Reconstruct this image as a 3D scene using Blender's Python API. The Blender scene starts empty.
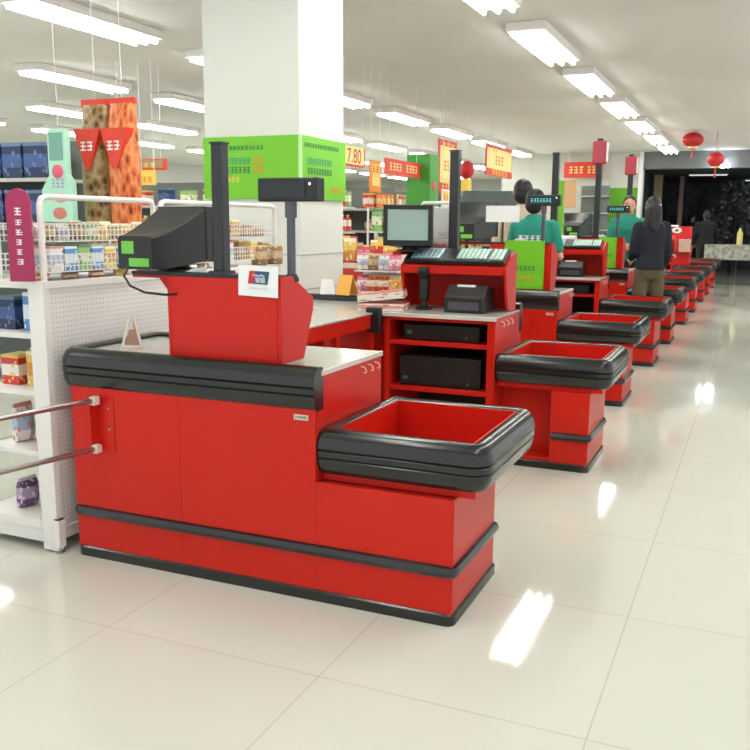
import bpy, bmesh, math, random
from mathutils import Vector, Matrix
random.seed(7)
C = bpy.context.scene.collection
PI = math.pi

# ------------------------------------------------------------------ materials
def mat(name, col, rough=.5, metal=0, spec=.5, coat=0, emit=None, es=0, alpha=1):
    m = bpy.data.materials.new(name); m.use_nodes = True
    b = m.node_tree.nodes['Principled BSDF']
    b.inputs['Base Color'].default_value = (*col, 1)
    b.inputs['Roughness'].default_value = rough
    b.inputs['Metallic'].default_value = metal
    b.inputs['Specular IOR Level'].default_value = spec
    b.inputs['Coat Weight'].default_value = coat
    b.inputs['Coat Roughness'].default_value = .08
    if emit:
        b.inputs['Emission Color'].default_value = (*emit, 1); b.inputs['Emission Strength'].default_value = es
    if alpha < 1: b.inputs['Alpha'].default_value = alpha
    return m
def nd(m, t, **k):
    n = m.node_tree.nodes.new(t)
    for a, v in k.items(): setattr(n, a, v)
    return n
def lk(m, a, b): m.node_tree.links.new(a, b)
def varied(name, c1, c2, scale, rough=.5, coord='Object', **k):      # two tone noise
    m = mat(name, c1, rough, **k); b = m.node_tree.nodes['Principled BSDF']
    tc = nd(m, 'ShaderNodeTexCoord'); n = nd(m, 'ShaderNodeTexNoise'); n.inputs['Scale'].default_value = scale
    n.inputs['Detail'].default_value = 4
    r = nd(m, 'ShaderNodeValToRGB'); r.color_ramp.elements[0].color = (*c1, 1); r.color_ramp.elements[1].color = (*c2, 1)
    r.color_ramp.elements[0].position = .38; r.color_ramp.elements[1].position = .62
    lk(m, tc.outputs[coord], n.inputs['Vector']); lk(m, n.outputs['Fac'], r.inputs['Fac']); lk(m, r.outputs['Color'], b.inputs['Base Color'])
    return m
def pack(name, c1, c2, c3):                                          # printed packaging: base colour, label band, blotches
    m = mat(name, c1, .35); b = m.node_tree.nodes['Principled BSDF']
    tc = nd(m, 'ShaderNodeTexCoord'); sx = nd(m, 'ShaderNodeSeparateXYZ')
    lk(m, tc.outputs['Generated'], sx.inputs[0])
    r = nd(m, 'ShaderNodeValToRGB'); r.color_ramp.interpolation = 'CONSTANT'
    e = r.color_ramp.elements; e[0].color = (*c1, 1); e[1].color = (*c2, 1); e[1].position = .3
    x = e.new(.68); x.color = (*c1, 1); x = e.new(.9); x.color = (*c3, 1)
    lk(m, sx.outputs['Z'], r.inputs['Fac'])
    v = nd(m, 'ShaderNodeTexVoronoi'); v.inputs['Scale'].default_value = 4; lk(m, tc.outputs['Generated'], v.inputs['Vector'])
    g = nd(m, 'ShaderNodeMath', operation='LESS_THAN'); g.inputs[1].default_value = .3; lk(m, v.outputs['Distance'], g.inputs[0])
    mx = nd(m, 'ShaderNodeMix', data_type='RGBA'); mx.inputs[7].default_value = (*c3, 1)
    lk(m, g.outputs[0], mx.inputs[0]); lk(m, r.outputs['Color'], mx.inputs[6]); lk(m, mx.outputs[2], b.inputs['Base Color'])
    return m

RED = varied('red_laminate', (.56, .014, .006), (.60, .017, .008), 1.2, .32, spec=.28)
REDD = mat('red_laminate_matt', (.46, .013, .009), .42)
BLK = mat('black_bumper_plastic', (.011, .014, .012), .2, spec=.6)
BLKM = mat('black_matt_plastic', (.012, .014, .014), .42)
MONI = mat('monitor_charcoal', (.010, .014, .0125), .40)
POLE = mat('black_powder_coat', (.020, .022, .024), .35)
GREYM = mat('dark_grey_metal', (.10, .10, .12), .35, metal=.4)
WORK = varied('grey_worktop', (.46, .46, .42), (.50, .50, .46), 30, .18)
WEDGE = mat('worktop_edge', (.62, .60, .54), .4)
WHITE = mat('white_powder_coat', (.80, .78, .74), .4)
PAPER = mat('white_paper', (.85, .86, .86), .6)
CHROME = mat('brushed_steel', (.45, .43, .41), .28, metal=1)
IVORY = mat('ivory_plastic', (.75, .72, .60), .45)
LIME = mat('lime_green_print', (.17, .56, .012), .45)
LIMED = mat('lime_green_dark_print', (.13, .42, .01), .45)
GREENS = mat('green_label', (.16, .55, .07), .5)
DKG = mat('dark_green_ink', (.02, .16, .09), .6)
TEALI = mat('teal_ink', (.03, .35, .22), .6)
YEL = mat('yellow_card', (.90, .62, .10), .5)
YELL = mat('pale_yellow_card', (.95, .80, .30), .5)
ORG = mat('orange_ink', (.85, .25, .02), .5)
SIGNR = mat('sign_red', (.75, .05, .02), .5)
INKR = mat('red_ink', (.60, .03, .02), .5)
INKB = mat('blue_ink', (.02, .05, .22), .5)
INKG = mat('petrol_ink', (.01, .10, .14), .5)
MAG = mat('magenta_print', (.36, .02, .09), .45)
GLASS = mat('crt_glass', (.30, .42, .38), .12, spec=.6)
TEAL = mat('cashier_green_shirt', (.012, .26, .19), .8)
BEIGE = mat('beige_shirt', (.62, .52, .40), .85)
NAVY = mat('dark_navy_jacket', (.010, .014, .024), .85)
BLKC = mat('black_coat', (.008, .010, .013), .9)
KHAKI = mat('khaki_trousers', (.12, .095, .05), .9)
DTROU = mat('dark_trousers', (.02, .02, .024), .9)
SKIN = mat('skin', (.60, .33, .22), .55)
HAIR = mat('black_hair', (.010, .008, .008), .5)
SHOE = mat('black_shoe', (.015, .012, .012), .4)
EYEW = mat('eye_white', (.8, .8, .78), .4)
LIPM = mat('lips', (.45, .14, .12), .5)
LANT = mat('lantern_red', (.55, .012, .018), .5)
GOLD = mat('gold_trim', (.70, .42, .08), .35, metal=.6)
LAMPP = mat('lamp_pink_shade', (.42, .045, .07), .5)
LAMPW = mat('lamp_white_face', (.85, .80, .78), .4)
TUBEE = mat('fluorescent_tube', (1, 1, 1), .5, emit=(1, 1, .97), es=14)
SPOTE = mat('spot_bulb', (1, 1, 1), .5, emit=(.85, .93, 1), es=25)
CLEAR = mat('clear_film', (.80, .83, .80), .15, alpha=.55)
TANC = mat('tan_column_paint', (.38, .30, .15), .6)
ROSEC = mat('dusky_rose_paint', (.24, .16, .15), .6)
DARKW = mat('mall_gloom_wall', (.012, .016, .018), .7)  # the mall's low light is put into this near-black base colour
DARKM = mat('dark_bulkhead', (.16, .17, .17), .6)
SHELFM = mat('shelf_grey_green', (.16, .19, .17), .5)
SHELFB = mat('shelf_board_pale', (.50, .50, .44), .5)
GPILL = mat('green_pillar_paint', (.06, .34, .04), .5)

# ------------------------------------------------------------------ mesh builder
class MB:
    def __init__(s): s.bm = bmesh.new(); s.mats = []
    def mi(s, m):
        if m not in s.mats: s.mats.append(m)
        return s.mats.index(m)
    def _add(s, verts, faces, m=None, smooth=False):
        vs = [s.bm.verts.new(v) for v in verts]
        k = s.mi(m) if m else 0
        for f in faces:
            try: fc = s.bm.faces.new([vs[i] for i in f])
            except ValueError: continue
            fc.material_index = k; fc.smooth = smooth
        return vs
    def box(s, x0, x1, y0, y1, z0, z1, m=None):
        v = [(x, y, z) for z in (z0, z1) for y in (y0, y1) for x in (x0, x1)]
        s._add(v, [(0, 2, 3, 1), (4, 5, 7, 6), (0, 1, 5, 4), (2, 6, 7, 3), (0, 4, 6, 2), (1, 3, 7, 5)], m); return s
    def hexa(s, a, b, m=None):              # loft between two 4-point loops
        s._add(list(a) + list(b), [(3, 2, 1, 0), (4, 5, 6, 7)] + [(i, (i + 1) % 4, 4 + (i + 1) % 4, 4 + i) for i in range(4)], m); return s
    def prism(s, poly, ax, a, b, m=None):   # poly: 2D list in the two other axes (order x,y,z)
        def P(u, v, w):
            return {'x': (w, u, v), 'y': (u, w, v), 'z': (u, v, w)}[ax]
        n = len(poly)
        vs = [P(u, v, a) for u, v in poly] + [P(u, v, b) for u, v in poly]
        s._add(vs, [tuple(range(n))[::-1], tuple(range(n, 2 * n))] + [(i, (i + 1) % n, n + (i + 1) % n, n + i) for i in range(n)], m); return s
    def tube(s, pts, r, n=10, m=None, r2=None):
        pts = [Vector(p) for p in pts]; rings = []
        up = None
        for i, p in enumerate(pts):
            d = (pts[min(i + 1, len(pts) - 1)] - pts[max(i - 1, 0)]).normalized()
            if up is None:
                up = Vector((0, 0, 1)) if abs(d.z) < .9 else Vector((1, 0, 0))
            a = (up - d * up.dot(d)).normalized(); up = a; b = d.cross(a)
            rr = r if r2 is None else r + (r2 - r) * i / (len(pts) - 1)
            rings.append([p + (a * math.cos(2 * PI * k / n) + b * math.sin(2 * PI * k / n)) * rr for k in range(n)])
        vs = [v for R in rings for v in R]; f = []
        for i in range(len(pts) - 1):
            for k in range(n):
                f.append((i * n + k, i * n + (k + 1) % n, (i + 1) * n + (k + 1) % n, (i + 1) * n + k))
        f += [tuple(range(n))[::-1], tuple(range((len(pts) - 1) * n, len(pts) * n))]
        s._add(vs, f, m, True); return s
    def lathe(s, prof, cx=0, cy=0, n=16, m=None, z0=0):
        vs = []; f = []
        for r, z in prof: vs += [(cx + max(r, .0005) * math.cos(2 * PI * k / n), cy + max(r, .0005) * math.sin(2 * PI * k / n), z0 + z) for k in range(n)]
        for i in range(len(prof) - 1):
            for k in range(n): f.append((i * n + k, i * n + (k + 1) % n, (i + 1) * n + (k + 1) % n, (i + 1) * n + k))
        f += [tuple(range(n))[::-1], tuple(range((len(prof) - 1) * n, len(prof) * n))]
        s._add(vs, f, m, True); return s
    def ell(s, c, r, n=16, m=None):
        prof = [(math.sin(PI * i / n), -math.cos(PI * i / n)) for i in range(n + 1)]
        vs = []; f = []
        for a, z in prof: vs += [(c[0] + r[0] * max(a, .002) * math.cos(2 * PI * k / n), c[1] + r[1] * max(a, .002) * math.sin(2 * PI * k / n), c[2] + r[2] * z) for k in range(n)]
        for i in range(n):
            for k in range(n): f.append((i * n + k, i * n + (k + 1) % n, (i + 1) * n + (k + 1) % n, (i + 1) * n + k))
        f += [tuple(range(n))[::-1], tuple(range(n * n, n * n + n))]
        s._add(vs, f, m, True); return s
    def sweep(s, path, prof, closed=False, m=None, rad=.05, seg=6, rads=None):
        # path: 2D polyline, corners rounded; prof: closed loop of (outward offset, z); outward = right of travel
        P = [Vector(p) for p in path]; out = []; n = len(P)
        for i in range(n):
            if not closed and i in (0, n - 1): out.append(P[i]); continue
            a, b, c = P[i - 1], P[i], P[(i + 1) % n]
            d1 = (a - b).normalized(); d2 = (c - b).normalized()
            q_ = rads[i] if rads else rad; p1 = b + d1 * q_; p2 = b + d2 * q_
            for k in range(seg + 1):
                t = k / seg; out.append(p1 * (1 - t) ** 2 + b * 2 * t * (1 - t) + p2 * t * t)
        N = len(out); vs = []; q = len(prof)
        for i in range(N):
            t1 = (out[i] - out[i - 1]) if (closed or i > 0) else (out[1] - out[0])
            t2 = (out[(i + 1) % N] - out[i]) if (closed or i < N - 1) else t1
            if not closed and i == 0: t1 = t2
            t1 = t1.normalized(); t2 = t2.normalized()
            n1 = Vector((t1.y, -t1.x)); n2 = Vector((t2.y, -t2.x)); nn = (n1 + n2).normalized(); nn /= max(.5, nn.dot(n1))
            for o, z in prof: w = out[i] + nn * o; vs.append((w.x, w.y, z))
        f = []
        for i in range(N if closed else N - 1):
            j = (i + 1) % N
            for k in range(q): f.append((i * q + k, j * q + k, j * q + (k + 1) % q, i * q + (k + 1) % q))
        if not closed: f += [tuple(range(q)), tuple(range((N - 1) * q, N * q))[::-1]]
        s._add(vs, f, m, True); return s
    def build(s, name, m=None, parent=None, bevel=0, loc=None, rot=None):
        bmesh.ops.recalc_face_normals(s.bm, faces=s.bm.faces)
        me = bpy.data.meshes.new(name); s.bm.to_mesh(me); s.bm.free()
        for x in (s.mats or [m]): me.materials.append(x)
        o = bpy.data.objects.new(name, me); C.objects.link(o)
        if parent: o.parent = parent
        if loc: o.location = loc
        if rot: o.rotation_euler = rot
        if bevel:
            b = o.modifiers.new('Bevel', 'BEVEL'); b.width = bevel; b.segments = 2; b.limit_method = 'ANGLE'; b.angle_limit = .6
        try: me.set_sharp_from_angle(angle=.7)
        except Exception: pass
        return o

def B(*a): return MB().box(*a)
def tag(o, label, cat, group=None, kind=None):
    o['label'] = label; o['category'] = cat
    if group: o['group'] = group
    if kind: o['kind'] = kind
    return o
def thing(name, label, cat, loc=(0, 0, 0), rz=0, group=None):
    o = bpy.data.objects.new(name, None); C.objects.link(o); o.empty_display_size = .1
    o.location = loc; o.rotation_euler = (0, 0, rz); return tag(o, label, cat, group)
def struct(o): o['kind'] = 'structure'; return o
def part(name, mb, m, parent, bevel=0, loc=None, rot=None, label=None):
    o = mb.build(name, m, parent, bevel, loc, rot)
    if label: o['label'] = label
    return o
def kids(o): return [c for c in C.objects if c.parent is o]
def copy_tree(o, loc=None, rz=None, label=None, group=None, parent=None):
    c = o.copy(); C.objects.link(c)
    if parent: c.parent = parent
    if loc: c.location = loc
    if rz is not None: c.rotation_euler = (0, 0, rz)
    if label: c['label'] = label
    if group: c['group'] = group
    for k in kids(o): copy_tree(k, parent=c)
    return c
def text_mesh(name, s, size, m, parent, loc, rot, ext=.0006, align='CENTER', sx=1):
    cu = bpy.data.curves.new(name, 'FONT'); cu.body = s; cu.size = size; cu.extrude = ext; cu.align_x = align; cu.align_y = 'CENTER'
    t = bpy.data.objects.new('text_tmp', cu); C.objects.link(t)
    dg = bpy.context.evaluated_depsgraph_get(); me = bpy.data.meshes.new_from_object(t.evaluated_get(dg))
    bpy.data.objects.remove(t); me.materials.clear(); me.materials.append(m)
    o = bpy.data.objects.new(name, me); C.objects.link(o); o.parent = parent; o.location = loc; o.rotation_euler = rot; o.scale = (sx, 1, 1)
    return o
def glyphs(mb, x, z, w, h, n, y0, y1, m, seed=1):                      # a row of small illegible characters made of strokes
    r = random.Random(seed); cw = w / n
    for i in range(n):
        a = x + i * cw
        for k in range(3):
            zz = z + h * (k * .42); mb.box(a + cw * .12, a + cw * (.7 + .2 * r.random()), y0, y1, zz, zz + h * .16, m)
        xx = a + cw * (.3 + .3 * r.random()); mb.box(xx, xx + cw * .14, y0 - .0003, y1, z, z + h, m)

# ------------------------------------------------------------------ camera
cam = bpy.data.cameras.new('camera'); co = bpy.data.objects.new('camera', cam); C.objects.link(co)
f, pitch, yaw, roll = 866.1, .1775, .404, .0086
cy_, sy, cp, sp = math.cos(yaw), math.sin(yaw), math.cos(pitch), math.sin(pitch)
fw = Vector((-sy * cp, cy_ * cp, -sp)); r_ = Vector((cy_, sy, 0)); u_ = r_.cross(fw)
R_ = r_ * math.cos(roll) + u_ * math.sin(roll); U_ = -r_ * math.sin(roll) + u_ * math.cos(roll)
M = Matrix((R_, U_, -fw)).transposed().to_4x4(); M.translation = (2.6552, -2.8195, 1.45)
co.matrix_world = M
cam.sensor_width = 36; cam.lens = f / 750 * 36; cam.shift_x = -8 / 750; cam.shift_y = 3.7 / 750; cam.clip_end = 200
bpy.context.scene.camera = co

# ------------------------------------------------------------------ setting
CEIL = 3.4
fm = mat('polished_floor_tile', (.67, .68, .59), .06, spec=.5)
b = fm.node_tree.nodes['Principled BSDF']
tc = nd(fm, 'ShaderNodeTexCoord'); br = nd(fm, 'ShaderNodeTexBrick'); br.offset = 0; br.squash = 1
br.inputs['Scale'].default_value = 1; br.inputs['Brick Width'].default_value = .86; br.inputs['Row Height'].default_value = .86
br.inputs['Mortar Size'].default_value = .0028; br.inputs['Mortar Smooth'].default_value = .2
br.inputs['Color1'].default_value = (.66, .675, .585, 1); br.inputs['Color2'].default_value = (.645, .66, .57, 1); br.inputs['Mortar'].default_value = (.52, .51, .44, 1)
mp = nd(fm, 'ShaderNodeMapping'); mp.inputs['Location'].default_value = (-.59, -.35, 0)
lk(fm, tc.outputs['Object'], mp.inputs['Vector']); lk(fm, mp.outputs[0], br.inputs['Vector']); lk(fm, br.outputs['Color'], b.inputs['Base Color'])
struct(B(-16, 9, -4.2, 36, -.1, 0).build('floor', fm))
cm = varied('ceiling_paint', (.74, .74, .70), (.78, .78, .74), .6, .8)
struct(B(-16, 9, -4.2, 36, CEIL, CEIL + .1).build('ceiling', cm))
wm = varied('pale_wall_panel', (.60, .61, .55), (.64, .65, .59), .8, .6)
WX0, WX1 = -4.3, -.46
wall = MB()
for i in range(5):
    a = WX0 + (WX1 - WX0) * i / 5; wall.box(a + .004, a + (WX1 - WX0) / 5 - .004, 22, 22.15, 0, CEIL)
wall.box(WX0, WX1, 22.02, 22.15, 0, CEIL)
struct(wall.build('wall_back', wm))
struct(B(-1.6, WX1, 21.985, 22, 1.2, 2.46).build('trim_1', LIMED))
struct(B(WX1 - .01, WX1 + .09, 21.9, 22.3, 0, CEIL).build('trim_2', mat('white_door_jamb', (.85, .86, .84), .5)))
struct(B(-16, -4.3, 35.5, 35.7, 0, CEIL).build('wall_far_left', wm))
struct(B(-16, -15.8, -4.2, 35.5, 0, CEIL).build('wall_left', wm))
struct(B(WX1 + .09, 9, 22, 22.4, 2.95, CEIL).build('wall_header', DARKM))
mw = varied('mall_gloom_backdrop', (.016, .02, .022), (.07, .078, .08), 2.2, .8)  # backdrop kept dark in its colour to stand for the dim mall
struct(B(-.6, 9, 30, 30.2, 0, CEIL).build('wall_mall', mw))
struct(B(-.62, -.46, 22.3, 30, 0, CEIL).build('wall_mall_left', DARKW))
struct(B(-.46, 9, 22.45, 30, 2.93, 3.0).build('ceiling_mall', DARKW))

# structural column with green poster top
cl = struct(B(-1.43, -.585, 3.12, 3.87, 0, CEIL).build('wall_column', varied('column_white', (.70, .72, .66), (.73, .75, .69), .7, .5)))
struct(MB().box(-1.434, -.581, 3.116, 3.874, .93, .936).build('trim_3', mat('column_seam', (.35, .36, .33), .6)))
struct(MB().box(-1.434, -.581, 3.116, 3.874, 1.20, 1.206).build('trim_4', mat('column_seam_grey', (.40, .41, .38), .6)))
p = thing('green_poster', 'lime green notice wrapped around the top of the white column', 'poster', (-1.0, 3.1, 1.63))
pb = MB(); pb.box(-.435, .42, -.004, .014, 0, .47); pb.box(.4235, .437, .0, .775, 0, .47)
part('poster_sheet', pb, LIME, p)
part('edge_strip', MB().box(.420, .4405, -.007, .0125, 0, .47), mat('pale_green_strip', (.55, .85, .40), .4), p)
for a in ((-.30, .265, .30, .045, 8, TEALI, 1), (-.30, .195, .30, .045, 8, DKG, 2), (.02, .265, .10, .05, 2, ORG, 9), (.02, .195, .10, .05, 2, ORG, 19), (-.30, .37, .42, .03, 12, DKG, 3), (-.30, .13, .20, .035, 5, YEL, 4)):
    g = MB(); glyphs(g, *a[:5], -.007, -.004, a[5], a[6]); part('lettering', g, None, p)
for a in ((.1, .265, .42, .045, 9, TEALI, 5), (.1, .19, .42, .045, 9, DKG, 6), (.05, .39, .6, .03, 14, DKG, 8), (.5, .06, .2, .04, 4, ORG, 7)):
    g = MB(); glyphs(g, *a[:5], -.001, .001, a[5], a[6]); part('lettering', g, None, p, loc=(.4385, 0, 0), rot=(0, 0, PI / 2))

# ------------------------------------------------------------------ checkout counters
def bump_prof(z0, z1, t=.055):
    h = z1 - z0; q = [(0, 0), (.013, .07), (.021, .20), (.024, .34), (.019, .37), (.025, .40), (.026, .52), (.020, .55), (.026, .58), (.025, .68), (.020, .80), (.008, .93), (-.010, 1.0), (-.040, .99), (-.05, .95)]
    return [(o, z0 + h * k) for o, k in q] + [(-t, z0)]
def strip_prof(z0, z1): 
    h = z1 - z0; return [(-.004, z0), (.014, z0 + h * .12), (.022, z0 + h * .5), (.014, z0 + h * .88), (-.004, z1)]
def flat_prof(z0, z1, o): return [(-.006, z0), (o, z0), (o, z1 - .006), (o - .006, z1), (-.006, z1)]

def pedestal_and_tray(root, L=1.724, D=.544, a=1.175, t0=.02):
    t1 = .76
    tr = part('bag_tray', MB(), RED, root)
    bm = MB()
    x0, x1, y0, y1 = a + .045, 1.781, t0 + .049, t1 - .061
    w = .014
    bm.box(x0, x1, y0, y1, .485, .514); bm.box(a + .004, x1 + .012, t0 + .03, y1 + .02, .4785, .509)
    bm.box(x0, x1, y0, y0 + w, .49, .674); bm.box(x0, x1, y1 - w, y1, .49, .674)
    bm.box(x0, x0 + w, y0 + w, y1 - w, .49, .674); bm.box(x1 - w, x1, y0 + w, y1 - w, .49, .674)
    C.objects.unlink(tr); bpy.data.objects.remove(tr)
    tr = bm.build('bag_tray', RED, root)
    rim = MB().sweep([(a + .004, t0 + .008), (1.822, t0 + .008), (1.822, t1 - .02), (a + .004, t1 - .02)], bump_prof(.51, .682, .04), True, rads=[.02, .06, .06, .02])
    part('tray_rim', rim, BLK, root)
    return tr

def hood(root, x0, x1, ztop, zlip, plate_x0, flip=False):
    # customer face at local y=.08; slopes down towards the operator. flip mirrors in y about .31
    Y = (lambda y: .62 - y) if flip else (lambda y: y)
    zb = .905
    prof = [(Y(.08), zb), (Y(.08), ztop), (Y(.17), ztop - .002), (Y(.345), zlip), (Y(.345), zlip - .05), (Y(.262), zb)]
    def hp(name, mb, m=RED, **k): return part(name, mb, m, h, **k)
    h = part('equipment_hood', MB().box(x0 + .018, x1 - .018, min(Y(.08), Y(.098)), max(Y(.08), Y(.098)), zb, ztop - .012), RED, root, bevel=.002)
    hp('side_panel', MB().prism(prof, 'x', x1 - .018, x1), bevel=.003)
    hp('side_panel', MB().prism(prof, 'x', x0, x0 + .018), bevel=.003)
    # top: flat shelf carrying poles and monitor, then sloped keyboard plate
    hp('top_shelf', MB().box(plate_x0, x1 - .018, min(Y(.079), Y(.17)), max(Y(.079), Y(.17)), ztop - .012, ztop + .003), BLKM if not flip else RED)
    if plate_x0 < x0 - .02:
        part('monitor_shelf', MB().box(plate_x0, x0, min(Y(.082), Y(.34)), max(Y(.082), Y(.34)), ztop - .022, ztop - .002), RED, h, bevel=.002)
        gus = [(x0, ztop - .022), (x0 - .045, ztop - .022), (x0, ztop - .075)]
        part('bracket', MB().prism(gus, 'y', min(Y(.09), Y(.105)), max(Y(.09), Y(.105))), RED, h)
    sl = MB().hexa([(x0 + .018, Y(.17), ztop - .002), (x1 - .018, Y(.17), ztop - .002), (x1 - .018, Y(.345), zlip), (x0 + .018, Y(.345), zlip)],
                   [(x0 + .018, Y(.17), ztop - .016), (x1 - .018, Y(.17), ztop - .016), (x1 - .018, Y(.345), zlip - .014), (x0 + .018, Y(.345), zlip - .014)])
    hp('keyboard_plate', sl, RED)
    hp('lip', MB().box(x0 + .018, x1 - .018, min(Y(.333), Y(.345)), max(Y(.333), Y(.345)), zlip - .05, zlip - .014), RED)
    return h

def counter_front(name, label, loc, hx=(.457, .988), htop=1.245, hlip=1.15, px=.284):
    r = thing(name, label, 'checkout counter', loc, group='red checkout counters in a row')
    body = MB(); body.box(.0, 1.17, .0125, .618, .03, .885); body.box(1.17, 1.72, .012, .542, .03, .475)
    bd = part('cabinet', body, REDD, r)
    for a, c, z in ((0, .5515, .76), (.5525, 1.1745, .76), (1.1755, 1.724, .478)):
        part('front_panel', MB().box(a, c, 0, .0122, .032, z), RED, r, bevel=.0006)
    part('end_panel', MB().box(1.7195, 1.728, .004, .543, .032, .478), RED, r, bevel=.0015)
    part('end_panel', MB().box(-.004, .0005, .004, .618, .032, .892), RED, r, bevel=.0015)
    part('end_panel', MB().box(1.1695, 1.1765, .013, .618, .478, .886), RED, r, bevel=.001)
    wt = MB(); wt.box(-.02, 1.17, .04, .64, .886, .898)
    part('worktop', wt, WORK, r)
    part('worktop_edge', MB().box(1.1705, 1.18, .045, .63, .880, .901), WEDGE, r, bevel=.002)
    band = MB().sweep([(1.178, .008), (-.05, .008), (-.05, .655), (hx[0] - .01, .655)][::-1], bump_prof(.75, .918), False, rad=.075, seg=8)
    part('edge_bumper', band, BLK, r)
    part('bumper_strip', MB().sweep([(0, .618), (0, 0), (1.728, 0), (1.728, .544)], strip_prof(.182, .231), False, rad=.03), BLK, r)
    part('kick_plate', MB().sweep([(0, .618), (0, 0), (1.728, 0), (1.728, .544)], flat_prof(0, .045, .009), False, rad=.03), BLK, r)
    pedestal_and_tray(r)
    hood(r, hx[0], hx[1], htop, hlip, px)
    for yy in (.40, .47, .54):
        part('bag_hook', MB().tube([(1.179, yy, .865), (1.197, yy, .862), (1.205, yy, .848), (1.2, yy, .838), (1.193, yy, .842)], .0025, 6), IVORY, r)
    return r

def counter_back(name, label, loc):
    r = thing(name, label, 'checkout counter', loc, group='red checkout counters in a row')
    # customer side faces away; operator side has open compartments
    body = MB()
    body.box(-.45, 1.15, .585, .618, .03, .885)                                     # far panel
    body.box(.42, .455, .012, .585, .03, .885); body.box(1.10, 1.15, .0, .585, .03, .885)
    for z in (.03, .408, .70): body.box(.455, 1.10, .006, .585, z, z + .028)
    body.box(.455, 1.10, .0, .585, .855, .885)
    body.box(-.45, .42, .30, .32, .03, .885)
    part('cabinet', body, RED, r, bevel=.002)
    part('back_lining', MB().box(.456, 1.099, .56, .584, .06, .853), BLKM, r)
    part('worktop', MB().box(-.45, 1.15, -.012, .62, .886, .899), WORK, r, bevel=.002)
    part('worktop_edge', MB().box(.40, 1.16, -.022, -.0115, .876, .901), WEDGE, r, bevel=.002)
    # wing towards the neighbouring counter
    wg = MB(); wg.box(-.02, .36, -1.06, -.013, .86, .885); wg.box(.335, .36, -1.06, -.013, .80, .86)
    for yy in (-1.06, -.55, -.06): wg.box(.325, .36, yy, yy + .045, .03, .80)
    wg.box(-.02, 0, -1.06, -.013, .03, .86); wg.box(.0, .33, -1.05, -.02, .40, .42)
    part('wing_cabinet', wg, RED, r)
    part('wing_top', MB().box(-.02, .372, -1.07, -.0125, .886, .898), WORK, r, bevel=.002)
    part('edge_bumper', MB().sweep([(1.152, .622), (-.45, .622)], bump_prof(.75, .942, .05), False), BLK, r)
    part('bumper_strip', MB().sweep([(1.51, .02), (1.728, .02), (1.728, .585), (1.3, .585)], strip_prof(.182, .231), False, rad=.03), BLK, r)
    ped = MB(); ped.box(1.50, 1.728, .02, .585, .03, .478); ped.box(1.15, 1.50, .20, .585, .03, .478); ped.box(1.15, 1.5, .03, .2, .03, .06)
    part('pedestal', ped, RED, r, bevel=.002)
    part('kick_plate', MB().sweep([(.42, .02), (1.728, .02), (1.728, .585), (.42, .585)], flat_prof(0, .045, .009), False, rad=.03), BLK, r)
    pedestal_and_tray(r, a=1.155)
    h = hood(r, .42, 1.13, 1.27, 1.185, .36, flip=True)
    for yy in (.12, .22, .32):
        part('bag_hook', MB().tube([(1.15, yy, .865), (1.168, yy, .862), (1.176, yy, .846), (1.171, yy, .832), (1.162, yy, .838)], .003, 6), IVORY, r)
    return r

c1 = counter_front('checkout_counter', 'nearest red checkout counter with black bumper band and empty bagging tray', (0, 0, 0))
lp = part('label_plate', MB().box(1.085, 1.145, -.003, 0, .715, .735), mat('small_grey_label', (.62, .62, .45), .5), c1)
g = MB(); glyphs(g, 1.09, .721, .05, .009, 8, -.004, -.003, GREYM, 3); part('lettering', g, None, lp)
br = part('rail_bracket', MB().box(.135, .225, -.004, 0, .485, .725), RED, c1, bevel=.001)
part('bracket_flange', MB().box(.135, .141, -.05, -.004, .485, .725), RED, br)
for z in (.655, .565): part('screw', MB().lathe([(.006, 0), (.005, .003), (0, .004)], n=8), CHROME, br, loc=(.20, -.004, z + .02), rot=(PI / 2, 0, 0))
c2 = counter_back('checkout_counter', 'second red checkout counter from the front, open operator shelves holding black equipment', (.09, 2.2, 0))
c3 = counter_front('checkout_counter', 'third red checkout counter, lime green poster leaning on its hood', (0, 4.27, 0), (.60, 1.09), 1.30, 1.2, -.12)
lp3 = copy_tree(lp, parent=c3)
PITCH = [(4, 6.47, .0), (5, 8.38, .0), (6, 10.75, .0), (7, 12.75, .0), (8, 15.0, 0), (9, 17.0, 0), (10, 19.2, 0)]
ORD = {4: 'fourth red checkout counter, dark equipment on its operator shelves, beside the navy jacket customer', 5: 'fifth red checkout counter with narrow green poster, in front of the facing cashier',
       6: 'sixth red checkout counter just beyond the facing cashier', 7: 'seventh red checkout counter down the row', 8: 'eighth red checkout counter down the row',
       9: 'second farthest red checkout counter in the row', 10: 'farthest red checkout counter beside the dark mall opening'}
CO = {1: c1, 2: c2, 3: c3}
for n, y, dx in PITCH:
    CO[n] = copy_tree(c3 if n % 2 else c2, (dx, y, 0), label=ORD[n])
    for k in kids(CO[n]):
        if k.name.startswith('wing'): bpy.data.objects.remove(k)

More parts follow.
